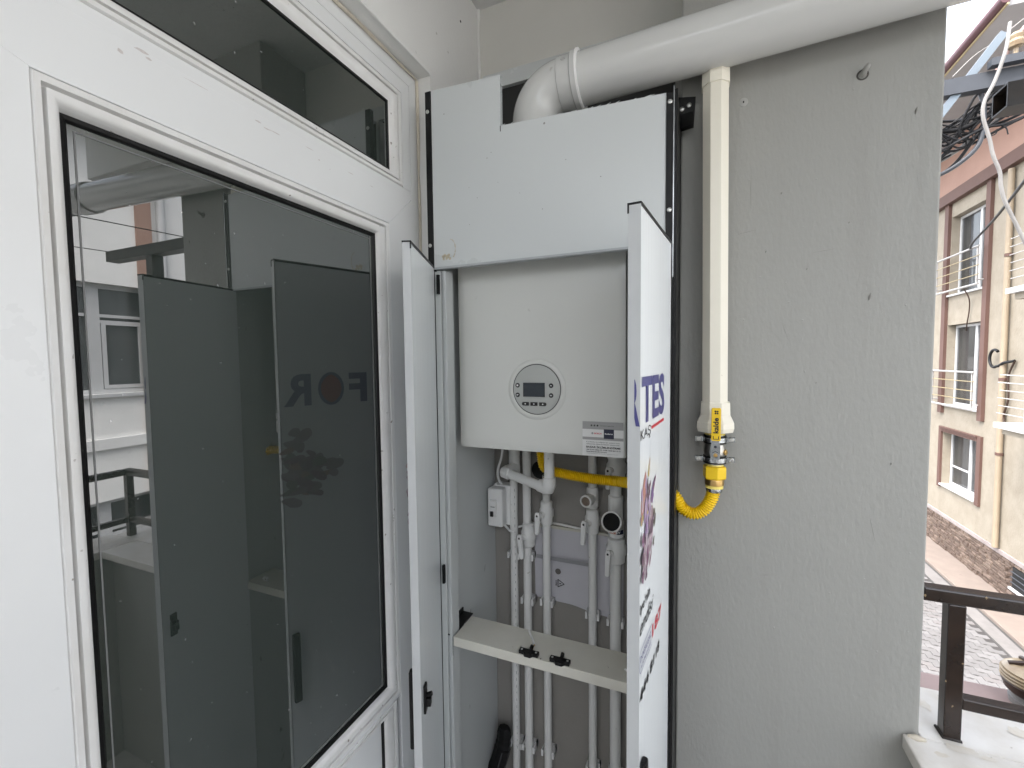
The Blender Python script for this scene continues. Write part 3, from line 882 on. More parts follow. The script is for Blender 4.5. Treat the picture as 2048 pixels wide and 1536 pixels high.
# ================================================================== 4. boiler
boi = thing("gas_boiler", (-0.34, 1.06, 1.34), "white wall-hung gas boiler with round control dial and corner sticker", "boiler")
bz0, bz1 = 1.340, 2.048
bm_ = MB()
cas = MB()
# gently crowned front
NX, NZ = 40, 60
vs, fs = [], []
for j in range(NZ + 1):
    for i in range(NX + 1):
        tx, tz = i / NX * 2 - 1, j / NZ * 2 - 1
        x = -.340 + .1985 * tx
        z_ = (bz0 + bz1) / 2 + (bz1 - bz0) / 2 * tz
        y = YBO + .0015 * (tx * tx) + .0035 * max(0, abs(tx) - .95) ** 2 / .0025 + .003 * max(0, abs(tz) - .97) ** 2 / .0009
        vs.append((x, y, z_))
for j in range(NZ):
    for i in range(NX):
        a = j * (NX + 1) + i
        fs.append((a, a + 1, a + NX + 2, a + NX + 1))
rim = [i for i in range(NX + 1)] + [j * (NX + 1) + NX for j in range(1, NZ + 1)] + [NZ * (NX + 1) + i for i in range(NX - 1, -1, -1)] + [j * (NX + 1) for j in range(NZ - 1, 0, -1)]
nb_ = len(vs)
for i in rim:
    vs.append((vs[i][0], YB - .006, vs[i][2]))
nr_ = len(rim)
for k in range(nr_):
    fs.append((rim[k], rim[(k + 1) % nr_], nb_ + (k + 1) % nr_, nb_ + k))
cas.add(vs, fs)
casing = cas.build("casing", M_BOILER, boi, smooth=35)
cx, cz = -.3375, 1.4835
rg = MB().lathe((cx, YBO + .0002, cz), (0, -1, 0), [(-.001, .0700), (.0004, .0690), (.0020, .0640), (.0028, .0600), (.0024, .0578), (.0004, .0570), (.0004, .0562)], 64, cap=False)
rg.build("dial_ring", M_BOILER, boi, smooth=60)
dsc = MB().lathe((cx, YBO + .0004, cz), (0, -1, 0), [(-.001, .0558), (.0022, .0556), (.0026, .0548), (.0026, .0001)], 64)
disc = dsc.build("control_dial", M_DISC, boi, smooth=40)
MB().lathe((cx, YBO + .0002, cz), (0, -1, 0), [(0, .0576), (.0014, .0576), (.0014, .0554)], 64, cap=False).build("dial_gap", M_BLACKINK, boi)
yf = YBO - .0024
dp = MB().box(-.3680, -.3185, yf - .0008, yf + .001, 1.4680, 1.4975).build("display", M_DISPLAY, disc)
fr_ = MB()
fr_.box(-.3692, -.3681, yf - .0012, yf, 1.4668, 1.4987).box(-.3184, -.3173, yf - .0012, yf, 1.4668, 1.4987).box(-.3680, -.3185, yf - .0012, yf, 1.4976, 1.4987).box(-.3680, -.3185, yf - .0012, yf, 1.4668, 1.4679)
fr_.build("display_rim", M_BLACKINK, disc)


def ink(poly, name, parent, material, y):
    return MB().add([(x, y, z) for x, z in poly], [list(range(len(poly)))]).build(name, material, parent)


for (x, zc, sym) in ((-.3830, 1.4925, "menu"), (-.3830, 1.4705, "tap"), (-.3027, 1.4925, "up"), (-.3027, 1.4705, "down")):
    MB().lathe((x, yf + .001, zc), (0, -1, 0), [(0, .0053), (.0016, .0052), (.0020, .0046), (.0020, .0001)], 20).build("button", M_BUTTON, disc, smooth=40)
    y = yf - .0014
    if sym == "menu":
        ink([(x - .002, zc - .0018), (x + .002, zc - .0018), (x + .002, zc + .0018), (x - .002, zc + .0018)], "button_symbol", disc, M_WHITEINK, y)
    elif sym == "tap":
        ink([(x - .0025, zc + .001), (x + .0022, zc + .0016), (x + .0022, zc + .0002), (x, zc - .0004), (x - .001, zc - .0026)], "button_symbol", disc, M_WHITEINK, y)
    else:
        s_ = 1 if sym == "up" else -1
        ink([(x - .0028, zc - .0012 * s_), (x, zc + .0018 * s_), (x + .0028, zc - .0012 * s_), (x + .0018, zc - .0016 * s_), (x, zc + .0002 * s_), (x - .0018, zc - .0016 * s_)], "button_symbol", disc, M_WHITEINK, y)
for i, x in enumerate((-.3640, -.3433, -.3222)):
    w_, hh = .0084, .0041
    pts = []
    for (sx, sz) in ((1, -1), (1, 1), (-1, 1), (-1, -1)):
        rounded = (i == 0 and sx < 0) or (i == 2 and sx > 0)
        r_ = .0036 if rounded else .0006
        c_ = Vector((x + sx * (w_ - r_), 1.4505 + sz * (hh - r_)))
        a_s = {(1, -1): -90, (1, 1): 0, (-1, 1): 90, (-1, -1): 180}[(sx, sz)]
        for k in range(5):
            a = R(a_s + k * 22.5)
            pts.append((c_.x + r_ * math.cos(a), yf + .0006, c_.y + r_ * math.sin(a)))
    MB().prism(pts, (0, -.0020, 0)).build("key", M_BUTTON, disc)
    ink([(x - .002, 1.4505), (x - .001, 1.4492), (x + .001, 1.4492), (x + .002, 1.4505), (x + .001, 1.4518), (x - .001, 1.4518)], "key_symbol", disc, M_WHITEINK, yf - .0018)
# corner sticker
ys = YBO - .0006
stk = MB().box(-.2325, -.1445, ys, ys + .0022, 1.3415, 1.4165).build("sticker", M_PAPERWHITE, boi)
MB().box(-.2323, -.1447, ys - .0002, ys, 1.3995, 1.4163).build("grey_band", M_GREYINK, stk)
MB().box(-.2323, -.1447, ys - .0002, ys, 1.3765, 1.3825).build("grey_band", M_GREYINK, stk)
MB().box(-.1860, -.1645, ys - .0004, ys - .0001, 1.3800, 1.4005).build("navy_patch", M_NAVYPATCH, stk)
XD = Vector((1, 0, 0))


def stx(body, x, z, w_, h_, m_=M_BLACKINK, b_=.0):
    text(body, "sticker_lettering", m_, stk, (x, ys - .0006, z), XD, UP, width=w_, height=h_, bold=b_)


MB().lathe((-.2105, ys - .0001, 1.3907), (0, -1, 0), [(0, .0024), (.0003, .0024), (.0003, .0017), (.0001, .0017)], 16).build("round_emblem", M_GREYINK, stk)
stx("BOSCH", -.2065, 1.3890, .0155, .0034, M_REDINK, .03)
stx("Buderus", -.1838, 1.3893, .0170, .0030, M_WHITEINK, .03)
stx("YETKİLİ SERVİSİ", -.1945, 1.4065, .0300, .0024, M_BLACKINK)
for k, x in enumerate((-.2125, -.2060, -.1995)):
    MB().lathe((x, ys - .0001, 1.4077), (0, -1, 0), [(0, .0019), (.0004, .0019), (.0004, .001 if k != 2 else .0002), (.0001, .001 if k != 2 else .0002)], 12).build("band_symbol", M_BLACKINK, stk)
stx("Konforlu ve sağlıklı bir yaşam için", -.2235, 1.3700, .0705, .0034, M_BLACKINK)
stx("cihazınıza düzenli bakım yaptırınız!", -.2235, 1.3655, .0705, .0034, M_BLACKINK)
stx("BAŞAR İKLİMLENDİRME", -.2240, 1.3577, .0735, .0064, M_BLACKINK, .03)
stx("444 54 74 / 0366 373 19 98 / 0538 862 13 13", -.2235, 1.3537, .0725, .0026, M_BLACKINK, .03)
stx("basariklimlendirme.com", -.2235, 1.3498, .044, .0024, M_BLACKINK, .02)
stx("www.basariklimlendirme.com / yetkiliservis.com", -.2235, 1.3460, .068, .0022, M_GREYINK, .01)

# ================================================================== 5. flue pipe
FY = 0.957
flue = thing("flue_pipe", (-0.33, FY, 2.05), "thick white plastic flue pipe with elbow leaving through the cabinet notch", "flue pipe")
fz = lambda x: 2.152 + (x + .02) * .036
rE = 0.0505
ec = Vector((-.2745, FY, fz(-.28) - .067))
pth = [Vector((-.2745 - .067, FY, 2.05))] + arc(ec, .067, math.pi, math.pi / 2 + .03, (1, 0, 0), (0, 0, 1), 18)
pth[-1].z = fz(-.2745)
MB().tube(pth, rE, 40).build("elbow", M_FLUE, flue, smooth=60)
d_ = Vector((1, 0, .036)).normalized()
MB().lathe((-.280, FY, fz(-.280)), d_, [(0, rE + .0003), (.001, rE + .002), (.003, rE + .0024), (.028, rE + .0024), (.031, rE + .006), (.042, rE + .0065), (.043, rE + .004)], 48, cap=False).build("elbow_socket", M_FLUE, flue, smooth=30)
MB().lathe((-.239, FY, fz(-.239)), d_, [(0, rE + .0068), (.0038, rE + .0068), (.0040, rE + .0005)], 48, cap=False).build("socket_rim", M_FLUERIM, flue, smooth=30)
MB().tube([(-.250, FY, fz(-.250)), (0.2, FY, fz(.2)), (1.32, FY, fz(1.32))], rE, 48, cap=False).build("straight_pipe", M_FLUE, flue, smooth=60)
MB().lathe((.80, FY, fz(.80)), d_, [(0, rE), (.001, rE + .005), (.02, rE + .0062), (.085, rE + .005), (.09, rE)], 40, cap=False).build("coupling", M_FLUE, flue, smooth=30)
MB().tube([(1.10, FY, fz(1.10)), (1.319, FY, fz(1.319))], rE * .6, 24).build("inner_pipe", M_GALVD, flue, smooth=60)
# printed mark on the elbow socket
mk = MB()
for i in range(4):
    for j in range(4):
        if (i * 7 + j * 5) % 3:
            a = R(28 - j * 2.6)
            c_ = Vector((-.269 + i * .0026, FY - (rE + .0027) * math.cos(a), fz(-.28) + (rE + .0027) * math.sin(a)))
            mk.obox(c_, (1, 0, 0), (0, math.sin(a), math.cos(a)), (0, -math.cos(a), math.sin(a)), 0, .002, 0, .0019, 0, .0002)
mk.build("moulded_mark", M_GREYINK, flue)

# ================================================================== 6. gas line on the pier
GX, GY = 0.028, 0.981
gas = thing("gas_riser", (GX, GY, 1.4), "cream octagonal gas pipe casing running down the grey pier", "gas pipe")
MB().tube([(GX - .004, GY, 2.10), (GX - .004, GY, 2.09), (GX + .002, GY, 1.455)], [.0248, .0248, .0250], 8, rot=math.pi / 8).build("casing", M_CREAM, gas, bevel=0.0008)
MB().tube([(GX - .004, YP + .004, 2.118), (GX - .004, GY + .026, 2.116), (GX - .004, GY + .006, 2.108), (GX - .004, GY, 2.092), (GX - .004, GY, 2.078)], [.0262, .0262, .0262, .0265, .0270], 8, rot=math.pi / 8).build("collar", M_CREAM, gas)
MB().tube([(GX + .003, GY, 1.4615), (GX + .003, GY, 1.436), (GX + .0032, GY, 1.421), (GX + .0032, GY, 1.410), (GX + .0032, GY, 1.4015)], [.0285, .0295, .0365, .0370, .0345], 8, rot=math.pi / 8).build("flared_end", M_CREAM, gas, bevel=0.001)
VX, VY = 0.031, 0.975
val = thing("gas_valve", (VX, VY, 1.36), "brass gas valve with a yellow lever on the pier below the cream casing", "valve")
MB().lathe((VX, VY, 1.412), (0, 0, -1), [(0, .0175), (.014, .0175), (.0145, .019), (.016, .019)], 24).build("inlet", M_YELLOWPALE, val, smooth=30)
MB().lathe((VX, VY, 1.396), (0, 0, -1), [(0, .0175), (.012, .018), (.016, .0165), (.022, .0195), (.032, .021), (.042, .0195), (.048, .0165), (.060, .0165)], 28).build("valve_body", mat("nickel", (0.58, 0.56, 0.52), .3, metal=1.0, mottle=.5, mscale=40), val, smooth=35)
MB().lathe((VX, VY - .012, 1.364), (0, -1, 0), [(0, .0095), (.012, .0095), (.0125, .0075), (.024, .0075)], 16).build("stem", M_STEEL, val, smooth=30)
MB().lathe((VX + .0135, VY - .006, 1.362), (1, -.6, 0), [(0, .006), (.008, .006), (.009, .004)], 8).build("side_plug", M_BRASS, val)
lv = MB()
ly = VY - .033
lv.prism([(VX - .0085, ly, 1.352), (VX + .0085, ly, 1.352), (VX + .0085, ly, 1.379), (VX + .0070, ly, 1.386), (VX - .0070, ly, 1.386), (VX - .0085, ly, 1.379)], (0, -.0022, 0))
lv.obox((VX, ly - .0011, 1.3855), (1, 0, 0), (0, -.35, .94), (0, .94, .35), -.007, .007, 0, .014, -.0011, .0011)
lever = lv.build("lever", M_STEEL, val)
gp = []
for (sx, sz) in ((1, -1), (1, 1), (-1, 1), (-1, -1)):
    c_ = Vector((VX + .0005 + sx * (.0085 - .0025), 1.4215 + sz * (.0320 - .0025)))
    a_s = {(1, -1): -90, (1, 1): 0, (-1, 1): 90, (-1, -1): 180}[(sx, sz)]
    for k in range(4):
        a = R(a_s + k * 30)
        gp.append((c_.x + .0025 * math.cos(a), ly - .0035, c_.y + .0025 * math.sin(a)))
MB().prism(gp, (0, -.0055, 0)).build("lever_grip", M_LEVER, lever, bevel=0.0012)
text("kalde", "lever_lettering", M_BLACKINK, lever, (VX + .0050, ly - .0096, 1.4045), (0, 0, 1), (-1, 0, 0), width=.0300, height=.0098, bold=.03)
em = MB()
for k in range(4):
    a = k * math.pi / 2
    c_ = Vector((VX + .001, 0, 1.4450))
    em.obox((VX + .001 + .0026 * math.cos(a + .785), ly - .0095, 1.4450 + .0026 * math.sin(a + .785)), (.707, 0, .707), (0, -1, 0), (-.707, 0, .707), -.0014, .0014, 0, .0003, -.0014, .0014)
em.build("lever_emblem", M_BLACKINK, lever)
bk = MB()
bk.box(VX - .0050, VX - .0035, ly - .0096, ly - .0092, 1.3935, 1.3990).box(VX + .0045, VX + .0060, ly - .0096, ly - .0092, 1.3935, 1.3990).box(VX - .0050, VX + .0060, ly - .0096, ly - .0092, 1.3925, 1.3938)
bk.build("lever_mark", M_BLACKINK, lever)
MB().tube([(VX, ly - .002, 1.3615), (VX, ly - .0085, 1.3615)], .0065, 6).build("lever_nut", M_STEEL, val)
MB().lathe((VX, ly - .0084, 1.3615), (0, -1, 0), [(0, .0036), (.002, .0036), (.0022, .001)], 12).build("stem_end", M_BRASS, val)
MB().lathe((VX, ly - .0020, 1.3765), (0, -1, 0), [(0, .0028), (.0006, .0026), (.0008, .001)], 10).build("lever_hole", M_GALVD, val)


def pipe_clamp(z, label):
    c = thing("pipe_clamp", (VX, VY, z), label, "pipe clamp", "zinc pipe clamps holding the gas valve")
    MB().lathe((VX, VY, z - .0075), (0, 0, 1), [(0, .0215), (.015, .0215), (.015, .0178), (0, .0178), (0, .0215)], 28, cap=False).build("rubber_liner", M_GASKET, c, smooth=30)
    MB().lathe((VX, VY, z - .0045), (0, 0, 1), [(0, .0226), (.009, .0226), (.009, .0212), (0, .0212), (0, .0226)], 28, cap=False).build("band", M_STEEL, c, smooth=30)
    for s_ in (-1, 1):
        e = MB()
        e.box(VX + s_ * .021 - .0006 * 0 if s_ > 0 else VX - .0365, VX + .0365 if s_ > 0 else VX - .021, VY - .0040, VY - .0020, z - .0048, z + .0048)
        e.box(VX + .0215 if s_ > 0 else VX - .0365, VX + .0365 if s_ > 0 else VX - .0215, VY + .0020, VY + .0040, z - .0048, z + .0048)
        e.build("ear", M_STEEL, c)
        MB().lathe((VX + s_ * .0300, VY - .0042, z), (0, -1, 0), [(0, .0052), (.003, .0050), (.0042, .0040), (.0044, .002), (.003, .0014), (.003, .0002)], 14).build("clamp_screw", M_SCREW, c, smooth=30)
    MB().tube([(VX, VY + .022, z), (VX, YP + .002, z)], .004, 8).build("stud", M_STEEL, c)
    return c


pipe_clamp(1.3865, "zinc pipe clamp with rubber liner, the upper one, at the tip of the cream casing")
pipe_clamp(1.3460, "zinc pipe clamp with rubber liner, the lower one, over the yellow nut")

hose = thing("gas_hose", (VX, VY, 1.28), "yellow corrugated gas hose looping from the pier valve into the cabinet", "hose")
MB().lathe((VX, VY, 1.337), (0, 0, -1), [(0, .0165), (.004, .0165)], 24).build("sealing_ring", M_YELLOWPALE, hose)
MB().tube([(VX, VY, 1.3325), (VX, VY, 1.330), (VX, VY, 1.3085), (VX, VY, 1.306)], [.0205, .0225, .0225, .0205], 6, rot=.3).build("hex_nut", M_YELLOW, hose, bevel=0.0008)
MB().lathe((VX, VY, 1.306), (0, 0, -1), [(0, .0175), (.003, .0182), (.012, .0182), (.013, .017)], 24).build("brass_ring", M_BRASS, hose, smooth=30)
MB().lathe((VX, VY, 1.293), (0, 0, -1), [(0, .0168), (.006, .0168)], 24).build("ferrule", M_YELLOWPALE, hose)
MB().lathe((VX - .0004, VY, 1.287), (-.05, 0, -1), [(0, .0150), (.004, .0158), (.008, .0145)], 24).build("ferrule", M_STEEL, hose, smooth=30)
hp = spline([(VX - .001, VY, 1.281), (VX - .006, VY, 1.262), (VX - .020, VY, 1.238), (VX - .040, VY - .001, 1.229), (VX - .060, VY - .002, 1.238), (VX - .076, VY - .002, 1.262),
             (VX - .100, VY + .01, 1.275), (-.12, 1.03, 1.262), (-.166, 1.085, 1.250), (-.253, 1.10, 1.247), (-.332, 1.10, 1.254), (-.372, 1.10, 1.263), (-.385, 1.11, 1.283), (-.392, 1.12, 1.312), (-.392, 1.12, 1.342)], 6)
# resample finely for the corrugation
ds, acc = [0], 0
for a, b_ in zip(hp[:-1], hp[1:]):
    acc += (b_ - a).length
    ds.append(acc)
fine, rads = [], []
pitch = 0.0048
N = int(acc / pitch * 6)
j = 0
for i in range(N + 1):
    s = acc * i / N
    while j < len(ds) - 2 and ds[j + 1] < s:
        j += 1
    t = (s - ds[j]) / max(1e-9, ds[j + 1] - ds[j])
    fine.append(hp[j].lerp(hp[j + 1], t))
    rads.append(.0118 + .0017 * math.sin(2 * math.pi * s / pitch))
MB().tube(fine, rads, 16).build("corrugated_hose", M_YELLOW, hose, smooth=80)

# ================================================================== 7. water pipes under the boiler
PY = 1.168


def wpipe(label, x, segs):
    t = thing("water_pipe", (x, PY, 0), label, "water pipe", "white plastic water pipes under the boiler")
    return t


def vpipe(t, x, z0, z1, r=.0115, y=PY):
    return MB().tube([(x, y, z0), (x, y, z1)], r, 18).build("pipe", M_PPR, t, smooth=50)


def collar(t, x, z0, z1, r, y=PY, name="fitting"):
    return MB().lathe((x, y, z0), (0, 0, 1), [(0, r * .86), (.003, r), (z1 - z0 - .003, r), (z1 - z0, r * .86)], 20).build(name, M_PPR, t, smooth=40)


def valve(t, x, z, lean=0.0, r=.0115, ln=.052, y=PY):
    b = MB().lathe((x, y, z - .034), (0, 0, 1), [(0, r * 1.05), (.004, r * 1.45), (.020, r * 1.5), (.026, r * 1.75), (.044, r * 1.75), (.050, r * 1.5), (.066, r * 1.45), (.070, r * 1.05)], 20).build("valve_body", M_PPR, t, smooth=35)
    xs = x - .010
    ys_ = y - .018
    MB().lathe((xs + .006, y - .008, z), (-.35, -1, 0), [(0, .0105), (.010, .0105), (.013, .0085), (.022, .008)], 16).build("valve_stem", M_PPR, b, smooth=35)
    # lever blade: long plate hanging down from the stem
    px, py = xs - .004, ys_ - .013
    bl = MB()
    prof = [(-.0045, .010), (.0045, .010), (.0070, .002), (.0068, -.006), (.0055, -ln + .004), (.0038, -ln), (-.0038, -ln), (-.0055, -ln + .004), (-.0068, -.006), (-.0070, .002)]
    ca, sa = math.cos(lean), math.sin(lean)
    bl.prism([(px + a * ca - b_ * sa, py + (.004 if b_ < -.03 else 0), z + a * sa + b_ * ca) for a, b_ in prof], (-.002, -.006, 0))
    lvr = bl.build("valve_lever", M_WHITEPL, b, bevel=0.0012)
    MB().lathe((px - .002, py - .0062, z), (-.3, -1, 0), [(0, .0030), (.0006, .0029), (.0007, .001)], 10).build("lever_cap", M_BLACKINK, b)
    return b


def clip(t, x, z, r=.0115):
    c = MB()
    for s_ in (-1, 1):
        c.box(x + s_ * (r + .0045) - .002, x + s_ * (r + .0045) + .002, PY - .006, YB - .001, z - .009, z + .009)
        c.obox((x + s_ * (r + .0045), PY - .007, z), (1, 0, 0), (0, 1, 0), (0, 0, 1), -.003, .003, -.002, .002, -.009, .009)
    c.box(x - r - .0065, x + r + .0065, PY + r + .0005, YB - .0011, z - .009, z + .009)
    return c.build("pipe_clip", M_WHITEPL, t)


# pipe 1 with the tee and its cross-over
t1 = wpipe("leftmost white water pipe, with printed black line and a tee crossing over to the right", -.493, None)
vpipe(t1, -.493, 0.0, 1.338)
collar(t1, -.490, 1.217, 1.300, .0165)
MB().lathe((-.487, PY - .008, 1.240), (-.15, -1, 0), [(0, .0165), (.040, .0165), (.052, .0150), (.060, .0110)], 20).build("tee_branch", M_PPR, t1, smooth=40)
cr = [Vector((-.495, 1.112, 1.239)), Vector((-.36, 1.060, 1.222))]
MB().tube([cr[0], cr[1]], .0125, 18).build("pipe", M_PPR, t1, smooth=50)
MB().lathe(cr[0] - (cr[1] - cr[0]).normalized() * .008, cr[1] - cr[0], [(0, .012), (.004, .0165), (.026, .0165), (.028, .014)], 20).build("tee_collar", M_PPR, t1, smooth=40)
eb_ = Vector((-.347, 1.055, 1.222))
dcr = (cr[1] - cr[0]).normalized()
MB().tube([eb_ - dcr * .032, eb_ - dcr * .012, eb_ - dcr * .004 + UP * .002, eb_ + UP * .012, eb_ + UP * .030], [.0165, .0172, .0180, .0172, .0165], 20).build("elbow", M_PPR, t1, smooth=60)
MB().tube([eb_ + UP * .028, eb_ + UP * .118], .0130, 18).build("pipe", M_PPR, t1, smooth=50)
MB().lathe(eb_ + UP * .098, (0, 0, 1), [(0, .013), (.004, .0185), (.016, .0185), (.020, .016)], 6).build("union_nut", M_PPR, t1)
for zc in (.981, .402):
    clip(t1, -.493, zc)
pl = MB()
for i in range(38):
    zz = 1.18 - i * .021
    pl.box(-.4868, -.4861, PY - .0102, PY - .0092, zz - rnd.uniform(.004, .009), zz)
pl.build("printed_line", mat("faded_print", (0.09, 0.09, 0.095), .6), t1)
# pipe 2
t2 = wpipe("white water pipe second from the cabinet's left side, its valve lowest of the three", -.452, None)
vpipe(t2, -.452, 0.0, 1.338, .0120)
valve(t2, -.447, 1.047, .08, r=.0125, ln=.060)
for zc in (.983, .851, .404):
    clip(t2, -.452, zc, .012)
# pipe 3
t3 = wpipe("white water pipe in the middle, hanging under the corner of the cross-over elbow", -.393, None)
vpipe(t3, -.393, 0.0, 1.225, .0112)
valve(t3, -.393, 1.118, -.07, r=.0115, ln=.055)
for zc in (.858, .408):
    clip(t3, -.393, zc)
# pipe 4 with plugged socket
t4 = wpipe("white water pipe second from the open right door, with a round plugged outlet", -.262, None)
vpipe(t4, -.262, 0.0, 1.338, .0112)
collar(t4, -.262, 1.150, 1.206, .0160)
MB().lathe((-.264, PY - .006, 1.176), (-.22, -1, 0), [(0, .0150), (.030, .0165), (.034, .0165), (.035, .0125), (.031, .0120)], 24).build("outlet", M_PPR, t4, smooth=40)
MB().lathe((-.2704, PY - .036, 1.176), (-.22, -1, 0), [(0, .0120), (.003, .0118), (.0032, .008), (.0022, .007), (.0022, .0001)], 20).build("outlet_plug", mat("plug_brown", (0.16, 0.12, 0.09), .5, mottle=.5, mscale=90), t4)
valve(t4, -.262, 1.112, -.09, r=.0118, ln=.058)
for zc in (.849, .406):
    clip(t4, -.262, zc)
# pipe 5 with filter
t5 = wpipe("thickest white water pipe nearest the open right door, with the open black-mouthed filter", -.200, None)
vpipe(t5, -.200, 0.0, 1.075, .0150)
vpipe(t5, -.200, 1.15, 1.338, .0150)
collar(t5, -.200, 1.285, 1.338, .0215)
valve(t5, -.198, 1.262, -.04, r=.0150, ln=.050)
collar(t5, -.200, 1.080, 1.190, .0195, name="filter_body")
fa = Vector((-.06, -.94, .34)).normalized()
f0 = Vector((-.199, PY - .004, 1.118))
MB().lathe(f0, fa, [(0, .0215), (.026, .0225), (.030, .0250), (.052, .0262), (.0525, .0225), (.020, .0215)], 32, cap=False).build("filter_mouth", M_PPR, t5, smooth=40)
MB().lathe(f0 + fa * .0305, fa, [(0, .0222), (.018, .0224)], 32).build("filter_hole", mat("hole_black", (0.004, 0.004, 0.004), .9), t5)
MB().lathe((-.199, PY - .001, 1.083), (0, -.12, 1), [(0, .0205), (.024, .0212)], 28, cap=False).build("filter_label", M_PAPERWHITE, t5, smooth=40)
lb = MB()
for (a0, a1, z0, z1, ci) in ((-75, -15, 1.092, 1.1035, 0), (-130, -80, 1.0935, 1.1025, 1)):
    lb.cm = ci
    n = 6
    ring = []
    for zz in (z0, z1):
        ring += [(-.199 + .0216 * math.cos(R(a0 + (a1 - a0) * k / n)), PY - .003 + .0216 * math.sin(R(a0 + (a1 - a0) * k / n)), zz) for k in range(n + 1)]
    lb.add(ring, [(k, k + 1, n + 2 + k, n + 1 + k) for k in range(n)])
lb.build("label_print", [M_NAVYPATCH, mat("orange_ink", (0.45, 0.12, 0.04), .5)], t5, smooth=60)
text("KTEV", "label_lettering", M_WHITEINK, t5, (-.2055, PY - .0262, 1.0945), (1, .12, .05), UP, width=.022, height=.0072, bold=.02)
valve(t5, -.198, 1.042, -.06, r=.0155, ln=.062)
for zc in (.842, .406):
    clip(t5, -.200, zc, .015)

# gas entry hole behind
tag(MB().lathe((-.42, YB - .0005, 1.232), (0, -1, 0), [(0, .026), (.0012, .026), (.0013, .010)], 24).build("wall_hole", mat("hole_black", (0, 0, 0)), None), "dark round hole in the niche wall behind the pipes", "hole")

# ---- breaker box and its cables
bb = thing("breaker_box", (-.525, 1.13, 1.08), "small white breaker switch box on the niche wall left of the pipes", "switch box")
MB().box(-.5535, -.4980, 1.152, YB - .001, 1.072, 1.188).build("back_box", M_WHITEPL, bb, bevel=0.005)
MB().box(-.5540, -.5075, 1.117, 1.151, 1.076, 1.186).build("cover", M_WHITEPL, bb, bevel=0.0055, seg=3)
k_ = MB().box(-.5445, -.5230, 1.1125, 1.1175, 1.106, 1.156).build("breaker", mat("breaker_grey", (0.62, 0.62, 0.61), .4), bb, bevel=0.001)
MB().box(-.5430, -.5240, 1.1065, 1.1128, 1.140, 1.1545).build("breaker_ledge", M_WHITEPL, k_, bevel=0.001)
MB().box(-.5415, -.5330, 1.1080, 1.1128, 1.108, 1.1220).build("breaker_toggle", M_BUTTON, k_)
MB().box(-.5415, -.5290, 1.1120, 1.1126, 1.134, 1.1355).build("breaker_print", M_BLACKINK, k_)
MB().lathe((-.5410, 1.150, 1.188), (0, 0, 1), [(0, .004), (.004, .0035), (.005, .002)], 10).build("lid_lug", M_WHITEPL, bb)
MB().tube(spline([(-.529, 1.165, 1.186), (-.538, 1.160, 1.205), (-.536, 1.155, 1.235), (-.522, 1.150, 1.275), (-.512, 1.15, 1.345)], 6), .0036, 8).build("supply_cable", M_WHITEPL, bb, smooth=60)
MB().tube(spline([(-.520, 1.155, 1.073), (-.510, 1.158, 1.061), (-.497, 1.155, 1.056), (-.480, 1.180, 1.062), (-.40, 1.190, 1.082), (-.25, 1.190, 1.072)], 6), .0034, 8).build("supply_cable", M_WHITEPL, bb, smooth=60)

# ---- instruction sheet
sh = MB()
NXs, NZs = 16, 10
vs, fs = [], []
for jz in range(NZs + 1):
    for i in range(NXs + 1):
        tx, tz = i / NXs, jz / NZs
        x = -.437 + .255 * tx
        z_ = .855 + .214 * tz + .004 * math.sin(5 * tx) - (.012 * tx * (1 - tz))
        y = YB - .003 - .004 * math.sin(7 * tx + 2 * tz) ** 2 - .006 * (1 - tz) ** 2 * tx
        vs.append((x, y, z_))
for jz in range(NZs):
    for i in range(NXs):
        a = jz * (NXs + 1) + i
        fs.append((a, a + 1, a + NXs + 2, a + NXs + 1))
sheet = sh.add(vs, fs).build("instruction_sheet", M_PAPER, None, smooth=80)
tag(sheet, "creased pale lilac instruction sheet taped to the niche wall behind the pipes", "paper sheet")
sy = YB - .0175
MB().box(-.428, -.268, sy, sy + .0004, .978, .9895).build("printed_bar", mat("bar_grey", (0.26, 0.26, 0.27), .6), sheet)
MB().lathe((-.363, sy, .949), (0, -1, 0), [(0, .0085), (.0003, .0084)], 20).build("printed_dot", mat("dot_brown", (0.10, 0.09, 0.085), .6), sheet)
tri = MB()
for (a, b_) in (((-.3635, .904), (-.3635, .926)), ((-.3635, .926), (-.345, .915)), ((-.345, .915), (-.3635, .904))):
    tri.tube([(a[0], sy, a[1]), (b_[0], sy, b_[1])], .0010, 4)
tri.tube([(-.3595, sy, .915), (-.3545, sy, .915)], .0012, 4)
tri.build("warning_triangle", M_BLACKINK, sheet)
text("MAX", "sheet_lettering", M_BLACKINK, sheet, (-.3665, sy, .907), (0, 0, 1), (-1, 0, 0), width=.016, height=.005, bold=.02)
for (x, z0, z1) in ((-.222, .878, 1.005),):
    MB().box(x - .0008, x + .0008, YB - .0135, YB - .0130, z0, z1).build("sheet_fold", mat("fold_grey", (0.42, 0.42, 0.45), .7), sheet)
MB().box(-.437, -.19, YB - .012, YB - .0005, 1.069, 1.076).build("tape", mat("tape", (0.48, 0.46, 0.40), .4), sheet)

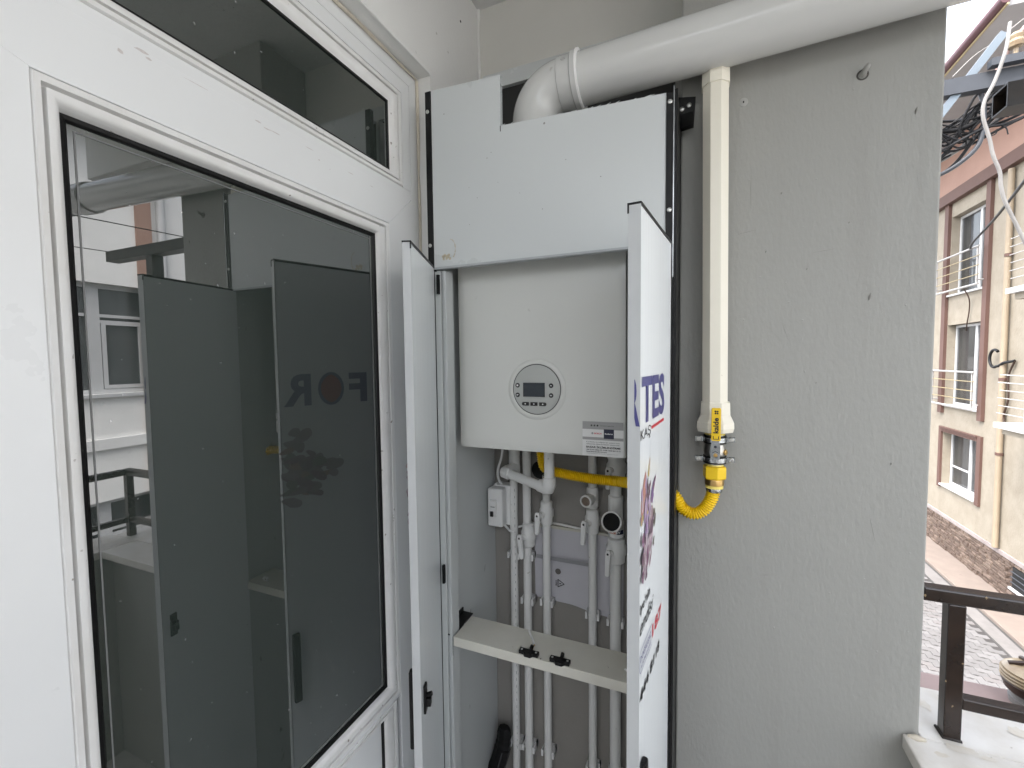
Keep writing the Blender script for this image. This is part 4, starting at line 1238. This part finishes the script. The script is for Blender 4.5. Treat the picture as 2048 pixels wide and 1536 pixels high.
# ---- loose things
oc = MB().tube(spline([(-.372, .968, .8955), (-.360, .950, .8955), (-.350, .936, .8952), (-.343, .924, .8950)], 5), .0026, 8).build("cable_offcut", M_WHITEPL, None, smooth=60)
tag(oc, "short offcut of white cable lying on the cabinet's cross shelf", "cable")
MB().lathe((-.343, .924, .8950), (.5, -.8, 0), [(0, .0016), (.003, .0014)], 8).build("copper_core", M_BRASS, oc)
tt = MB()
for i in range(5):
    tt.tube(spline([(-.128 + .004 * i, .905, .893), (-.132 + rnd.uniform(-.006, .006), .900, .902 + rnd.uniform(0, .010)), (-.122 + rnd.uniform(-.006, .006), .896, .910 + rnd.uniform(-.006, .006)), (-.118, .900, .897)], 4), .0012, 5)
tag(tt.build("plastic_tie", M_WHITEPL, None, smooth=60), "crumpled white plastic tie on the cross shelf beside the right door", "cable tie")
bo = thing("black_holder", (-.55, 1.12, 0), "black plastic boot-shaped holder in the bottom of the cabinet, left of the pipes", "holder")
hb = spline([(-.527, 1.155, .452), (-.528, 1.150, .410), (-.536, 1.140, .365), (-.552, 1.120, .315), (-.558, 1.10, .25), (-.558, 1.10, .004)], 6)
MB().tube(hb, [.017, .020, .021, .021, .022, .022] + [.024] * (len(hb) - 6), 8, rot=.4, ell=.8).build("shell", M_BLACKPLASTIC, bo, bevel=0.001)
MB().tube(hb[8:18], .0256, 8, rot=.4, ell=.8).build("sleeve", M_BLACKPLASTIC, bo)
MB().tube([(-.524, 1.140, .40), (-.528, 1.105, .36)], [.006, .003], 8).build("clip", M_BLACKPLASTIC, bo)

# ================================================================== 8. fixings on the pier
hk = thing("wall_hook", (.27, YP, 2.06), "painted-over hook sticking out of a hole high on the grey pier", "hook")
MB().lathe((.269, YP + .001, 2.062), (0, -1, 0), [(0, .0095), (.0012, .0095), (.0016, .0070), (.0005, .0062), (.0005, .0001)], 20).build("hole_rim", mat("hole_dark", (0.06, 0.055, 0.05), .8), hk)
MB().tube(spline([(.269, YP, 2.062), (.2695, YP - .006, 2.0635), (.2715, YP - .012, 2.067), (.2745, YP - .014, 2.0715)], 5), [.0052] * 6 + [.0045] * 6 + [.0038] * 4, 10).build("hook", M_WALL, hk, smooth=60)
pg = thing("wall_plug", (.076, YP, 2.058), "round wall plug flush in the grey pier right of the cream casing", "wall plug")
MB().lathe((.076, YP + .001, 2.058), (0, -1, 0), [(0, .0085), (.0016, .0082), (.0022, .0070), (.0018, .0050), (.0022, .0044), (.0022, .0001)], 20).build("plug_collar", mat("plug_grey", (0.36, 0.36, 0.345), .5), pg, smooth=50)
MB().box(.0748, .0772, YP - .0016, YP - .0009, 2.0560, 2.0600).build("screw_slot", M_BLACKINK, pg)
bk_ = thing("corner_bracket", (-.03, YP, 2.06), "black steel angle bracket screwed to the pier beside the cabinet top", "bracket")
p = MB()
p.prism([(-.0455, YP - .0006, 2.094), (-.0120, YP - .0006, 2.088), (-.0155, YP - .0006, 2.028), (-.0425, YP - .0006, 2.024)], (0, -.0030, 0))
p.prism([(-.0425, YP - .0037, 2.058), (-.0165, YP - .0037, 2.060), (-.0185, YP - .030, 2.022), (-.0415, YP - .030, 2.018)], (0, -.001, -.003))
p.build("angle_plate", M_BLACKTRIM, bk_)
for (x, zc) in ((-.0385, 2.069), (-.0245, 2.074)):
    screw(bk_, (x, YP - .0036, zc), (0, -1, 0), .0048)

# ================================================================== 9. clothes-line post outside the railing
tpst = thing("clothesline_post", (.82, 1.16, .84), "rusty square steel clothes-line post with a cross arm beyond the railing", "clothesline post")
TY = 1.165
MB().box(.800, .845, TY - .022, TY + .022, 0.8400, 2.010).build("post", M_RUST, tpst, bevel=0.002)
ta = MB()
tw = .003
x0, x1, y0, y1, z0, z1 = .522, 1.135, TY - .024, TY + .024, 2.0105, 2.0545
ta.box(x0, x1, y0, y0 + tw, z0, z1).box(x0, x1, y1 - tw, y1, z0, z1).box(x0, x1, y0 + tw, y1 - tw, z1 - tw, z1).box(x0, x1, y0 + tw, y1 - tw, z0, z0 + tw)
ta.box(x0 + .04, x1 - .04, y0 + tw, y1 - tw, z0 + tw, z1 - tw)
ta.build("cross_arm", M_RUST, tpst)
for i, (x, lab) in enumerate(((.56, "thin clothes line tied to the cross arm end nearer the pier"), (1.10, "thin clothes line tied to the cross arm's far end"))):
    ln = MB().tube(spline([(x, TY - .024, 2.05), (x + .02, .2, 2.02), (x + .03, -.9, 2.01), (x + .02, YS - .01, 2.05)], 8), .0018, 6).build("clothes_line", M_CABLE, None, smooth=60)
    tag(ln, lab, "clothes line", "clothes lines")

# ribbed round fitting below the railing
ins = thing("ribbed_fitting", (.83, 1.60, .60), "round ribbed cream and brown fitting standing on the ledge beyond the railing", "round fitting")
iz = .645
MB().lathe((.842, 1.60, .600), (0, 0, 1), [(0, .046), (.016, .048), (.018, .042), (.045, .044)], 28).build("foot", mat("foot_grey", (0.20, 0.19, 0.18), .6, mottle=.6, mscale=30), ins, smooth=35)
MB().lathe((.842, 1.60, iz), (0, 0, 1), [(-.012, .050), (-.006, .056), (.008, .061), (.016, .0635), (.020, .0600)], 36).build("lower_skirt", M_RUSTBROWN, ins, smooth=35)
for k in range(3):
    MB().lathe((.842, 1.60, iz + .0195 + k * .0085), (0, 0, 1), [(0, .0590), (.0015, .0645), (.0045, .0652), (.0065, .0640), (.0075, .0590)], 36).build("rib", M_CERAMIC, ins, smooth=35)
    MB().lathe((.842, 1.60, iz + .0265 + k * .0085), (0, 0, 1), [(0, .0582), (.002, .0582)], 36, cap=False).build("groove", M_RUSTBROWN, ins)
MB().lathe((.842, 1.60, iz + .0448), (0, 0, 1), [(0, .0600), (.004, .0610), (.010, .053), (.014, .040), (.016, .02)], 36).build("domed_top", M_CERAMIC, ins, smooth=35)
for a in range(5):
    an = a * 1.256 + .4
    MB().tube([(.842 + .05 * math.cos(an), 1.60 + .05 * math.sin(an), iz + .058), (.842 + .02 * math.cos(an), 1.60 + .02 * math.sin(an), iz + .068)], .006, 6).build("lug", M_RUSTBROWN, ins)

# ================================================================== 10. street
ZG = -3.593
gr = MB().box(-1500, 1500, -1500, 1500, ZG - .5, ZG - .06).build("ground", M_GROUND)
tag(gr, kind="structure")
road = MB().box(1.4, 5.28, -20, 40, ZG - .06, ZG - .012).build("street", M_ROAD)
tag(road, kind="structure")
# interlocking pavers in the part of the street that shows
def paver_mesh(i):
    L_, W_ = .225, .112
    pts = []
    amp = .016
    top = [(-L_ / 2, 0), (-L_ / 4, amp), (L_ / 4, -amp), (L_ / 2, 0)]
    up_ = [(x, W_ / 2 + a) for x, a in top]
    dn_ = [(x, -W_ / 2 + a) for x, a in reversed(top)]
    poly = up_ + dn_
    s1 = .955
    v = [(x, y, -.03) for x, y in poly] + [(x, y, -.004) for x, y in poly] + [(x * s1, y * .93, 0) for x, y in poly]
    n = len(poly)
    f = [list(range(2 * n, 3 * n))[::-1]]
    for r_ in range(2):
        f += [(r_ * n + k, r_ * n + (k + 1) % n, (r_ + 1) * n + (k + 1) % n, (r_ + 1) * n + k) for k in range(n)]
    me = bpy.data.meshes.new("paver")
    me.from_pydata(v, [], f)
    bm = bmesh.new()
    bm.from_mesh(me)
    bmesh.ops.recalc_face_normals(bm, faces=bm.faces)
    bm.to_mesh(me)
    bm.free()
    me.materials.append(M_PAVERS[i])
    return me


PM = [paver_mesh(i) for i in range(3)]
px_, py_ = .232, .118
cand = []
row = 0
y = 7.6
while y < 16:
    x = 2.6 + (px_ / 2 if row % 2 else 0)
    while x < 4.86:
        # the wedge between the pier edge and the picture's right side
        t = x / y
        if .372 < t < .56:
            cand.append((y, x))
        x += px_
    y += py_
    row += 1
cand.sort()
near = cand[:300]
for (y, x) in near:
    o = bpy.data.objects.new("paver", PM[rnd.choice((0, 0, 1, 1, 2))])
    COL.objects.link(o)
    o.parent = road
    o.location = (x, y, ZG + rnd.uniform(-.003, .003))
    o.rotation_euler = (rnd.uniform(-.008, .008), rnd.uniform(-.008, .008), 0)
nearset = set(near)
rest = MB()
y = -6.0
row = 0
allp = []
y = 7.6 - 100 * py_
row = -100
base = PM[0]
bv = [tuple(v.co) for v in base.vertices]
bf = [tuple(p_.vertices) for p_ in base.polygons]
while y < 20:
    x = 2.6 + (px_ / 2 if row % 2 else 0) - 5 * px_
    while x < 4.86:
        if not (7.6 - 1e-6 <= y <= near[-1][0] + 1e-6 and .372 < x / y < .56) and -2 < y:
            rest.cm = rnd.choice((0, 0, 1, 1, 2))
            dz = ZG + rnd.uniform(-.003, .003)
            rest.add([(a + x, b_ + y, c + dz) for a, b_, c in bv], bf)
        x += px_
    y += py_
    row += 1
ro = rest.build("paver_field", M_PAVERS, road)
ro["kind"] = "stuff"
MB().box(1.4, 4.93, 20.0, 40, ZG - .0118, ZG - .002).build("far_paving", M_PAVERS[0], road)
kb = MB()
kb.box(5.225, 5.275, -20, 40, ZG - .06, ZG - .006)
kb.box(4.935, 4.962, -20, 40, ZG - .06, ZG - .008)
MB().box(4.965, 5.222, -20, 40, ZG - .06, ZG + .001).build("concrete_strip", mat("strip_concrete", (0.165, 0.155, 0.15), .85, mottle=.6, mscale=3, bump=.3, bscale=20, bdist=.006), road)
k1 = kb.build("drain_channel", mat("channel", (0.06, 0.057, 0.055), .8, mottle=.4, mscale=4), road)
pv = MB().box(5.28, 6.02, -20, 40, ZG - .2, ZG + .05).build("pavement", M_PAVE, bevel=0.01)
tag(pv, kind="structure")

# ---------------------------------------------------------------- beige house across the side street
house = thing("beige_house", (7.5, 14, ZG), "beige rendered house with brown window strips and a pink top storey", "house")
FX = 6.0
Y0, Y1 = 10.1, 19.0
hw = MB()
strips_y = [(13.40, 13.57), (15.215, 15.40)]
wins = [  # (y0, y1, z0, z1)
    (13.60, 15.18, 3.10, 5.10), (13.60, 15.18, 0.26, 2.33), (13.56, 15.17, -1.86, -0.46)]
# facade wall pieces around the openings (real holes)
ys_cut = (13.585, 15.19)
hw.box(FX, FX + .30, Y0, ys_cut[0], -2.62, 5.45)
hw.box(FX, FX + .30, ys_cut[1], Y1, -2.62, 5.45)
zlev = [-2.62, -1.86, -.46, .26, 2.33, 3.10, 5.10, 5.45]
for a, b_ in ((0, 1), (2, 3), (4, 5), (6, 7)):
    hw.box(FX, FX + .299, ys_cut[0], ys_cut[1], zlev[a], zlev[b_])
hw.box(FX + .3, 13, Y0, Y1, ZG, 5.45)
hw.build("wall", M_BEIGE, house)
pk = MB()
pk.box(FX - .10, 13.05, Y0, Y1, 5.72, 7.0)
pk.build("upper_wall", M_PINK, house)
MB().box(FX - .14, 13.04, Y0 - .02, Y1, 5.451, 5.719).build("brown_band", M_BROWN, house)
for (a, b_) in strips_y:
    MB().box(FX - .07, FX - .001, a, b_, 0.03, 5.45).build("brown_strip", M_BROWN, house)
rf = MB()
rf.prism([(4.36, Y0 - .4, 7.001), (13.4, Y0 - .4, 7.001), (13.4, Y0 - .4, 7.10), (8.8, Y0 - .4, 9.0), (4.36, Y0 - .4, 7.10)], (0, 9.0, 0))
roof = rf.build("roof", [M_SOFFIT], house)
MB().prism([(4.30, Y0 - .45, 7.105), (8.8, Y0 - .45, 9.01), (8.8, Y0 - .45, 9.07), (4.30, Y0 - .45, 7.165)], (0, 9.1, 0)).build("roof_tiles", M_ROOF, roof)
MB().tube([(4.33, Y0 - .5, 7.075), (4.33, 19.6, 7.075)], .075, 10).build("gutter", M_MAROON, roof, smooth=60)
MB().tube([(4.35, Y0 - .5, 6.985), (4.35, 19.6, 6.985)], .018, 6).build("gutter_edge", M_TUBEY, roof)
for y in (12.2, 14.6, 17.0):
    MB().box(4.45, 5.88, y, y + .07, 6.93, 7.0).build("soffit_rib", M_SOFFIT, roof)
# plinth with split stone
MB().box(FX - .03, FX + .3, Y0, Y1, -2.72, -2.621).build("plinth_cap", M_CORNICE, house, bevel=0.01)
MB().box(FX + .02, FX + .3, Y0, Y1, ZG, -2.721).build("plinth_back", M_STONE, house)
stn = MB()
z = ZG + .05
while z < -2.76:
    hh = rnd.uniform(.045, .085)
    y = 11.2 + rnd.uniform(-.2, 0)
    while y < 17.2:
        ll = rnd.uniform(.10, .30)
        if not (y + ll > 11.45 and y < 12.19 and z + hh > -3.25 and z < -2.80):
            stn.cm = rnd.choice((0, 0, 1))
            d_ = rnd.uniform(.0, .035)
            stn.add([(FX + .021, y, z), (FX + .021, y + ll - .012, z), (FX + .021, y + ll - .012, z + hh - .010), (FX + .021, y, z + hh - .010),
                     (FX - .005 - d_, y + .006, z + .006), (FX - .005 - d_ * rnd.uniform(.4, 1), y + ll - .02, z + .005), (FX - .01 - d_ * rnd.uniform(.4, 1), y + ll - .02, z + hh - .017), (FX - .01 - d_, y + .006, z + hh - .017)],
                    [(4, 5, 6, 7), (0, 1, 5, 4), (1, 2, 6, 5), (2, 3, 7, 6), (3, 0, 4, 7)])
        y += ll
    z += hh
so_ = stn.build("stone_cladding", [M_STONE, M_STONE2], house)
so_["kind"] = "stuff"
vw = MB().box(FX - .008, FX + .018, 11.46, 12.18, -3.24, -2.81).build("basement_window", mat("void", (0.01, 0.01, 0.01), .8), house)
MB().box(FX - .05, FX - .009, 11.42, 12.22, -3.29, -3.245).build("sill", M_WINPVC, vw)
for z_ in (-3.13, -3.02, -2.91):
    MB().tube([(FX - .03, 11.46, z_), (FX - .03, 12.18, z_)], .012, 6).build("grille_bar", M_GALVD, vw)


def far_window(parent, fx, y0, y1, z0, z1, split=.5, bars=(), sill=True, depth=.16, frame_w=.06, post=.045):
    """white framed window set back in its opening on a wall that faces -x"""
    xg = fx + depth
    f = MB().ring(y0 + frame_w, y1 - frame_w, z0 + frame_w, z1 - frame_w, [(0, xg + .05), (0, xg), (frame_w - .001, xg), (frame_w - .001, xg + .06)])
    ym = y0 + (y1 - y0) * split
    f.box(xg - .004, xg + .05, ym - post, ym + post, z0 + frame_w, z1 - frame_w)
    for (ya, yb_, zz) in bars:
        f.box(xg - .002, xg + .04, ya, yb_, zz - .02, zz + .02)
    wobj = f.build("window", M_WINPVC, parent)
    MB().box(xg + .02, xg + .028, y0 + .03, ym - .02, z0 + .03, z1 - .03).build("pane", M_FARGLASS, wobj)
    MB().box(xg + .02, xg + .028, ym + .02, y1 - .03, z0 + .03, z1 - .03).build("pane", M_FARGLASS, wobj)
    if sill:
        MB().box(fx - .06, xg - .005, y0 - .01, y1 + .01, z0 - .045, z0 - .001).build("sill", M_WINPVC, wobj)
    return wobj


w1 = far_window(house, FX, 13.60, 15.18, 3.11, 5.09, split=.40)
w2 = far_window(house, FX, 13.60, 15.18, 0.27, 2.32, split=.40)
w3 = far_window(house, FX, 13.60, 15.18, -1.85, -.47, split=.42, bars=((14.30, 15.12, -1.35),))
# pale curtains and a dark room edge behind the panes
for (ya, yb_, za, zb_) in ((13.66, 14.2, 3.17, 5.0), (13.66, 14.2, .33, 2.25), (14.5, 14.85, 3.17, 5.0)):
    MB().box(FX + .235, FX + .245, ya, yb_, za, zb_).build("curtain", M_CURTAIN, house)
# brown surround with stepped mouldings, ground floor
for (a, b_, c, d) in ((13.41, 13.56, -1.95, -.33), (15.21, 15.33, -1.95, -.33)):
    MB().box(FX - .05, FX - .001, a, b_, c, d).build("window_surround", M_BROWN, house)
for k in range(4):
    MB().box(FX - .05 - .008 * k, FX - .001, 13.561, 15.209, -.458 + k * .034, -.458 + k * .034 + (.020 if k < 3 else .028)).build("moulding", M_BROWN if k != 1 else M_BROWN, house)


def french_rail(y0, y1, z0, z1):
    f = MB()
    x = FX - .20
    for (zz, r) in ((z0, .026), (z1, .024)):
        f.tube([(x, y0, zz), (x, y1, zz)], r, 8)
    rail = f.build("window_railing", M_TUBE, house, smooth=60)
    for k in range(3):
        zz = z0 + (z1 - z0) * (k + 1) / 4
        MB().tube([(x, y0 - .02, zz), (x, y1 - .02, zz)], .011, 6).build("railing_bar", M_TUBEY, rail, smooth=60)
    for y in (y0 + .08, y1 - .16):
        MB().tube([(x + .01, y, z0), (x + .01, y, z1)], .018, 6).build("railing_post", M_TUBE, rail, smooth=60)
        MB().tube([(x, y, z0 + .1), (FX - .001, y, z0 + .1)], .018, 6).build("railing_arm", M_TUBE, rail, smooth=60)
    return rail


french_rail(13.45, 15.55, 3.17, 4.02)
french_rail(13.45, 15.55, 0.29, 1.15)
# downpipe, cable loop, balcony slabs
dpv = MB().tube([(FX - .07, 12.66, -2.6), (FX - .07, 12.70, 5.4)], .055, 10).build("downpipe", mat("pipe_beige", (0.28, 0.225, 0.16), .6, mottle=.3, mscale=3), house, smooth=60)
for z_ in (3.6, 1.0, -.6):
    MB().tube([(FX - .07, 12.67, z_), (FX - .07, 12.67, z_ + .06)], .066, 10).build("pipe_collar", M_BROWN, dpv, smooth=60)
for z_, ye in ((2.70, 11.48), (.13, 11.66)):
    bs = MB().box(5.35, FX - .001, 10.2, ye, z_, z_ + .10).build("balcony_slab", M_WINPVC, house)
    MB().box(5.45, FX - .002, 10.25, ye - .08, z_ - .12, z_ - .001).build("slab_soffit", M_BEIGE, bs)
    for k in range(6):
        MB().tube([(5.40, 10.25, z_ + .28 + k * .15), (5.40, ye - .04 + rnd.uniform(-.03, .06), z_ + .28 + k * .15)], .010, 6).build("railing_bar", M_TUBE, bs, smooth=60)
    for y in (10.3, 10.85):
        MB().tube([(5.40, y, z_ + .1), (5.40, y, z_ + 1.10)], .02, 6).build("railing_post", M_TUBE, bs, smooth=60)
cl = thing("cable_loop", (FX, 12.86, 1.45), "black loop of cable hanging on the beige house's wall", "cable")
lp_ = [(FX - .12, 12.88 - .17 * math.cos(a), 1.47 + .19 * math.sin(a)) for a in [R(-62 - k * 13) for k in range(20)]]
MB().tube([(FX - .05, 12.35, 1.42), (FX - .10, 12.6, 1.38), (FX - .12, 12.72, 1.31)] + lp_, .028, 8).build("cable_coil", M_CABLE, cl, smooth=60)
MB().tube(spline([(FX - .05, 12.35, 1.42), (FX - .05, 12.52, 1.1), (FX - .05, 12.50, .6), (FX - .05, 12.62, .25), (FX - .05, 12.50, -.05)], 6), .018, 6).build("cable_tail", M_RUSTBROWN, cl, smooth=60)
hg = MB().tube(spline([(FX - .19, 14.05, 3.14), (FX - .10, 14.02, 2.9), (FX - .05, 14.10, 2.65), (FX - .04, 14.2, 2.3), (FX + .02, 14.35, 2.15)], 6), .014, 6).build("hanging_wire", M_RUSTBROWN, None, smooth=60)
tag(hg, "thin brown wire hanging between the two railed windows of the beige house", "wire")
sv = MB().tube(spline([(5.77, 13.75, 4.02), (5.5, 13.0, 4.02), (4.9, 10.8, 4.06), (3.6, 6.8, 4.0)], 6), .022, 6).build("service_cable", M_CABLE, None, smooth=60)
tag(sv, "black service cable running to the upper railed window of the beige house", "cable")

# ---------------------------------------------------------------- the neighbours along the same front (seen in the glass)
def plain_house(name, label, y0, y1, m_, ztop, win_list, base_col):
    h_ = thing(name, (7.5, (y0 + y1) / 2, ZG), label, "house")
    MB().box(FX + .32, 13, y0, y1, ZG, ztop).build("core", m_, h_)
    ycuts = sorted({y0, y1} | {a for w_ in win_list for a in w_[:2]})
    zs = sorted({ZG, ztop} | {a for w_ in win_list for a in w_[2:4]})
    wl = MB()
    for ya, yb_ in zip(ycuts[:-1], ycuts[1:]):
        for za, zb_ in zip(zs[:-1], zs[1:]):
            ym, zm = (ya + yb_) / 2, (za + zb_) / 2
            if not any(w_[0] < ym < w_[1] and w_[2] < zm < w_[3] for w_ in win_list):
                wl.box(FX, FX + .30, ya, yb_, za, zb_)
    wl.build("wall", m_, h_)
    for (a, b_, c, d) in win_list:
        wo_ = far_window(h_, FX, a, b_, c, d, split=.59, depth=.10, bars=((a + .04, b_ - .04, d - .42), (a + (b_ - a) * .59 + .05, b_ - .07, d - .50)), frame_w=.06, post=.075)
        MB().ring(a + (b_ - a) * .59 + .135, b_ - .115, c + .115, d - .54, [(0, FX + .13), (0, FX + .094), (.05, FX + .094), (.05, FX + .13)]).build("casement", M_WINPVC, wo_)
        MB().box(FX + .165, FX + .172, a + .02, b_ - .02, c + .02, d - .02).build("curtain", M_CURTAIN if c > 0 else mat("dark_blind", (0.05, 0.05, 0.052), .8), wo_)
    MB().box(FX - .35, 13.1, y0 + .002, y1 - .002, ztop + .001, ztop + .14).build("roof", M_SOFFIT, h_)
    return h_


wl_ = []
for yy in (2.36, -.5, -3.4):
    for zz in (1.16, -1.75):
        wl_.append((yy, yy + 1.54, zz, zz + 1.47))
ph = plain_house("pale_house", "pale grey rendered house with white plastic windows, facing the balcony", -6.0, 3.95, M_PALE, 4.6, wl_, None)
MB().box(FX - .04, FX - .001, 3.76, 3.949, ZG, 4.6).build("corner_strip", M_PINK, ph)
MB().box(FX - .05, FX - .001, -6, 3.759, .42, .56).build("string_course", M_WHITEB, ph)
wl_ = [(6.0, 7.3, zz, zz + 1.47) for zz in (1.16, -1.75)] + [(8.4, 9.7, zz, zz + 1.47) for zz in (1.16, -1.75)]
wh = plain_house("white_house", "white rendered house with a white downpipe, between the pale house and the beige one", 3.96, 10.08, M_WHITEB, 4.8, wl_, None)
MB().tube([(FX - .06, 4.06, ZG), (FX - .06, 4.06, 4.7)], .055, 12).build("downpipe", M_WINPVC, wh, smooth=60)

# ---------------------------------------------------------------- own building below/around (what a step aside would show)
own = MB()
own.box(-7, -0.901, -8, YB + .14, ZG, 6.0)
own.box(-0.9, XE - .01, YS - .155, 1.15, ZG, -.151)
own.box(-0.9, XE + .15, YCE, 1.35, ZCEIL + .181, 6.0)
ow = own.build("home_building", M_PALE)
tag(ow, "pale rendered building that carries the boiler balcony", "house")

# ---------------------------------------------------------------- power pole with cross bars and its cable tangle
pole = thing("power_pole", (2.45, 4.0, ZG), "power pole with blue-grey steel cross bars behind the cable tangle", "power pole")
MB().tube([(2.45, 4.02, ZG), (2.45, 4.02, 4.6)], [.15, .11], 12).build("pole", M_CONCRETE, pole, smooth=60)
ca = MB()
ca.box(1.35, 2.6, 3.86, 3.868, 3.245, 3.345).box(1.35, 2.6, 3.868, 3.93, 3.245, 3.253)
ca.build("cross_bar", M_GALVD, pole)
cb = MB()
cb.obox((1.40, 3.90, 3.06), Vector((.56, 0, .83)).normalized(), (0, 1, 0), Vector((-.83, 0, .56)).normalized(), 0, .62, -.025, .025, -.022, .022)
cb.build("brace", M_GALV, pole)
ca2 = MB()
ca2.box(1.66, 2.6, 3.80, 3.855, 3.350, 3.395)
ca2.build("cross_bar", M_GALVD, pole)
for x in (1.78, 1.93, 2.15):
    MB().lathe((x, 3.83, 3.40), (0, 0, 1), [(0, .012), (.04, .012), (.045, .035), (.07, .042), (.09, .03), (.11, .036), (.13, .02)], 12).build("insulator", M_CERAMIC, pole, smooth=40)


def cable(label, pts, r, m_=M_CABLE, grp="cables in the tangle on the power pole"):
    o = MB().tube(spline(pts, 7), r, 7).build("cable", m_, None, smooth=60)
    tag(o, label, "cable", grp)
    return o


cable("thick grey cable arching over the tangle and dropping beside the pier edge", [(1.30, 4.0, 3.28), (1.54, 4.0, 3.37), (1.64, 4.0, 3.385), (1.695, 4.0, 3.28), (1.71, 3.98, 3.15), (1.69, 3.97, 2.95), (1.60, 3.99, 2.84), (1.48, 4.02, 2.78), (1.34, 4.05, 2.77)], .014, M_GALVD)
cable("thick black cable sagging across the lower tangle", [(1.2, 4.1, 3.13), (1.48, 4.05, 3.095), (1.62, 4.03, 3.08), (1.76, 4.0, 3.14), (1.95, 3.98, 3.26), (2.4, 3.97, 3.5)], .017)
cable("black cable curling down past the pier edge, lowest of the tangle", [(1.35, 4.2, 2.66), (1.50, 4.1, 2.78), (1.60, 4.05, 2.86), (1.67, 4.0, 2.98), (1.76, 4.0, 3.10), (2.0, 3.98, 3.30)], .011)
cable("black cable rising steeply through the tangle to the cross bar", [(1.38, 4.1, 2.80), (1.54, 4.05, 2.93), (1.62, 4.03, 3.07), (1.72, 4.0, 3.24), (1.85, 3.97, 3.36)], .012)
cable("pale grey cable slanting through the lower tangle", [(1.36, 4.15, 2.82), (1.58, 4.08, 2.93), (1.74, 4.03, 3.05), (1.95, 4.0, 3.22), (2.3, 3.95, 3.45)], .013, M_CABLEW)
tg = MB()
for i in range(16):
    a = Vector((1.33 + rnd.uniform(0, .1), 4.0 + rnd.uniform(-.05, .2), rnd.uniform(2.82, 3.22)))
    b_ = Vector((1.60 + rnd.uniform(-.06, .1), 4.0 + rnd.uniform(-.05, .1), rnd.uniform(2.95, 3.25)))
    c = Vector((1.80 + rnd.uniform(-.1, .15), 3.98, rnd.uniform(3.05, 3.36)))
    d = Vector((2.2 + rnd.uniform(-.1, .2), 3.97, rnd.uniform(3.2, 3.5)))
    tg.tube(spline([a, b_ + Vector((0, 0, -.04)), c, d], 7), rnd.choice((.005, .006, .008, .009)), 6)
for i in range(7):
    x, z_ = rnd.uniform(1.58, 1.80), rnd.uniform(2.9, 3.25)
    r_ = rnd.uniform(.05, .10)
    a0 = rnd.uniform(0, 6)
    tg.tube(spline([(x + r_ * math.cos(a0 + k * .8), 3.95 + .02 * k, z_ + r_ * .8 * math.sin(a0 + k * .8)) for k in range(6)], 6), rnd.choice((.004, .005)), 6)
tag(tg.build("cable_tangle", M_CABLE, None, smooth=60), "tangle of thin black cables on the power pole by the pier edge", "cables", kind="stuff")
cable("pink cable rising steeply from the tangle past the insulators", [(1.70, 3.9, 3.30), (1.76, 3.9, 3.42), (1.80, 3.9, 3.52), (1.98, 3.9, 3.75), (2.3, 3.95, 4.1)], .013, M_CABLEP)
cable("thin pale wire looping over the tangle under the eaves", [(1.55, 4.0, 3.42), (1.66, 4.0, 3.53), (1.78, 4.0, 3.60), (1.9, 4.0, 3.70), (2.3, 4.0, 3.95)], .0035, M_CABLEW)
wc = cable("thick white cable hanging down in front of the beige house's upper window", [(1.62, 3.55, 3.45), (1.585, 3.5, 3.28), (1.545, 3.5, 3.12), (1.505, 3.5, 3.02), (1.500, 3.5, 2.93), (1.532, 3.5, 2.80), (1.552, 3.5, 2.70), (1.584, 3.5, 2.60), (1.592, 3.5, 2.52), (1.616, 3.5, 2.42), (1.70, 3.5, 2.20), (1.80, 3.5, 1.9), (1.9, 3.5, 1.3)], .0092, M_CABLEW)

# hook hanging under the far gutter
hk2 = MB().tube(spline([(4.42, 14.1, 6.98), (4.42, 14.02, 6.72), (4.42, 14.08, 6.52), (4.42, 14.2, 6.50), (4.42, 14.24, 6.66), (4.42, 14.12, 6.86)], 5), .022, 6).build("wire_loop", M_GALVD, None, smooth=60)
tag(hk2, "small loop of wire hanging from the maroon gutter of the beige house", "wire")

# many tiny marks that nobody could pick apart stay joined
for o in bpy.data.objects:
    if o.name.split(".")[0] in ("plaster_grit", "plaster_chip", "paint_chip", "scuff_mark", "dirt_speck", "cut_burr", "glue_stain", "flower_print",
                                "printed_line", "moulded_mark", "board_rib", "scratch", "rust_stain"):
        o["kind"] = "stuff"
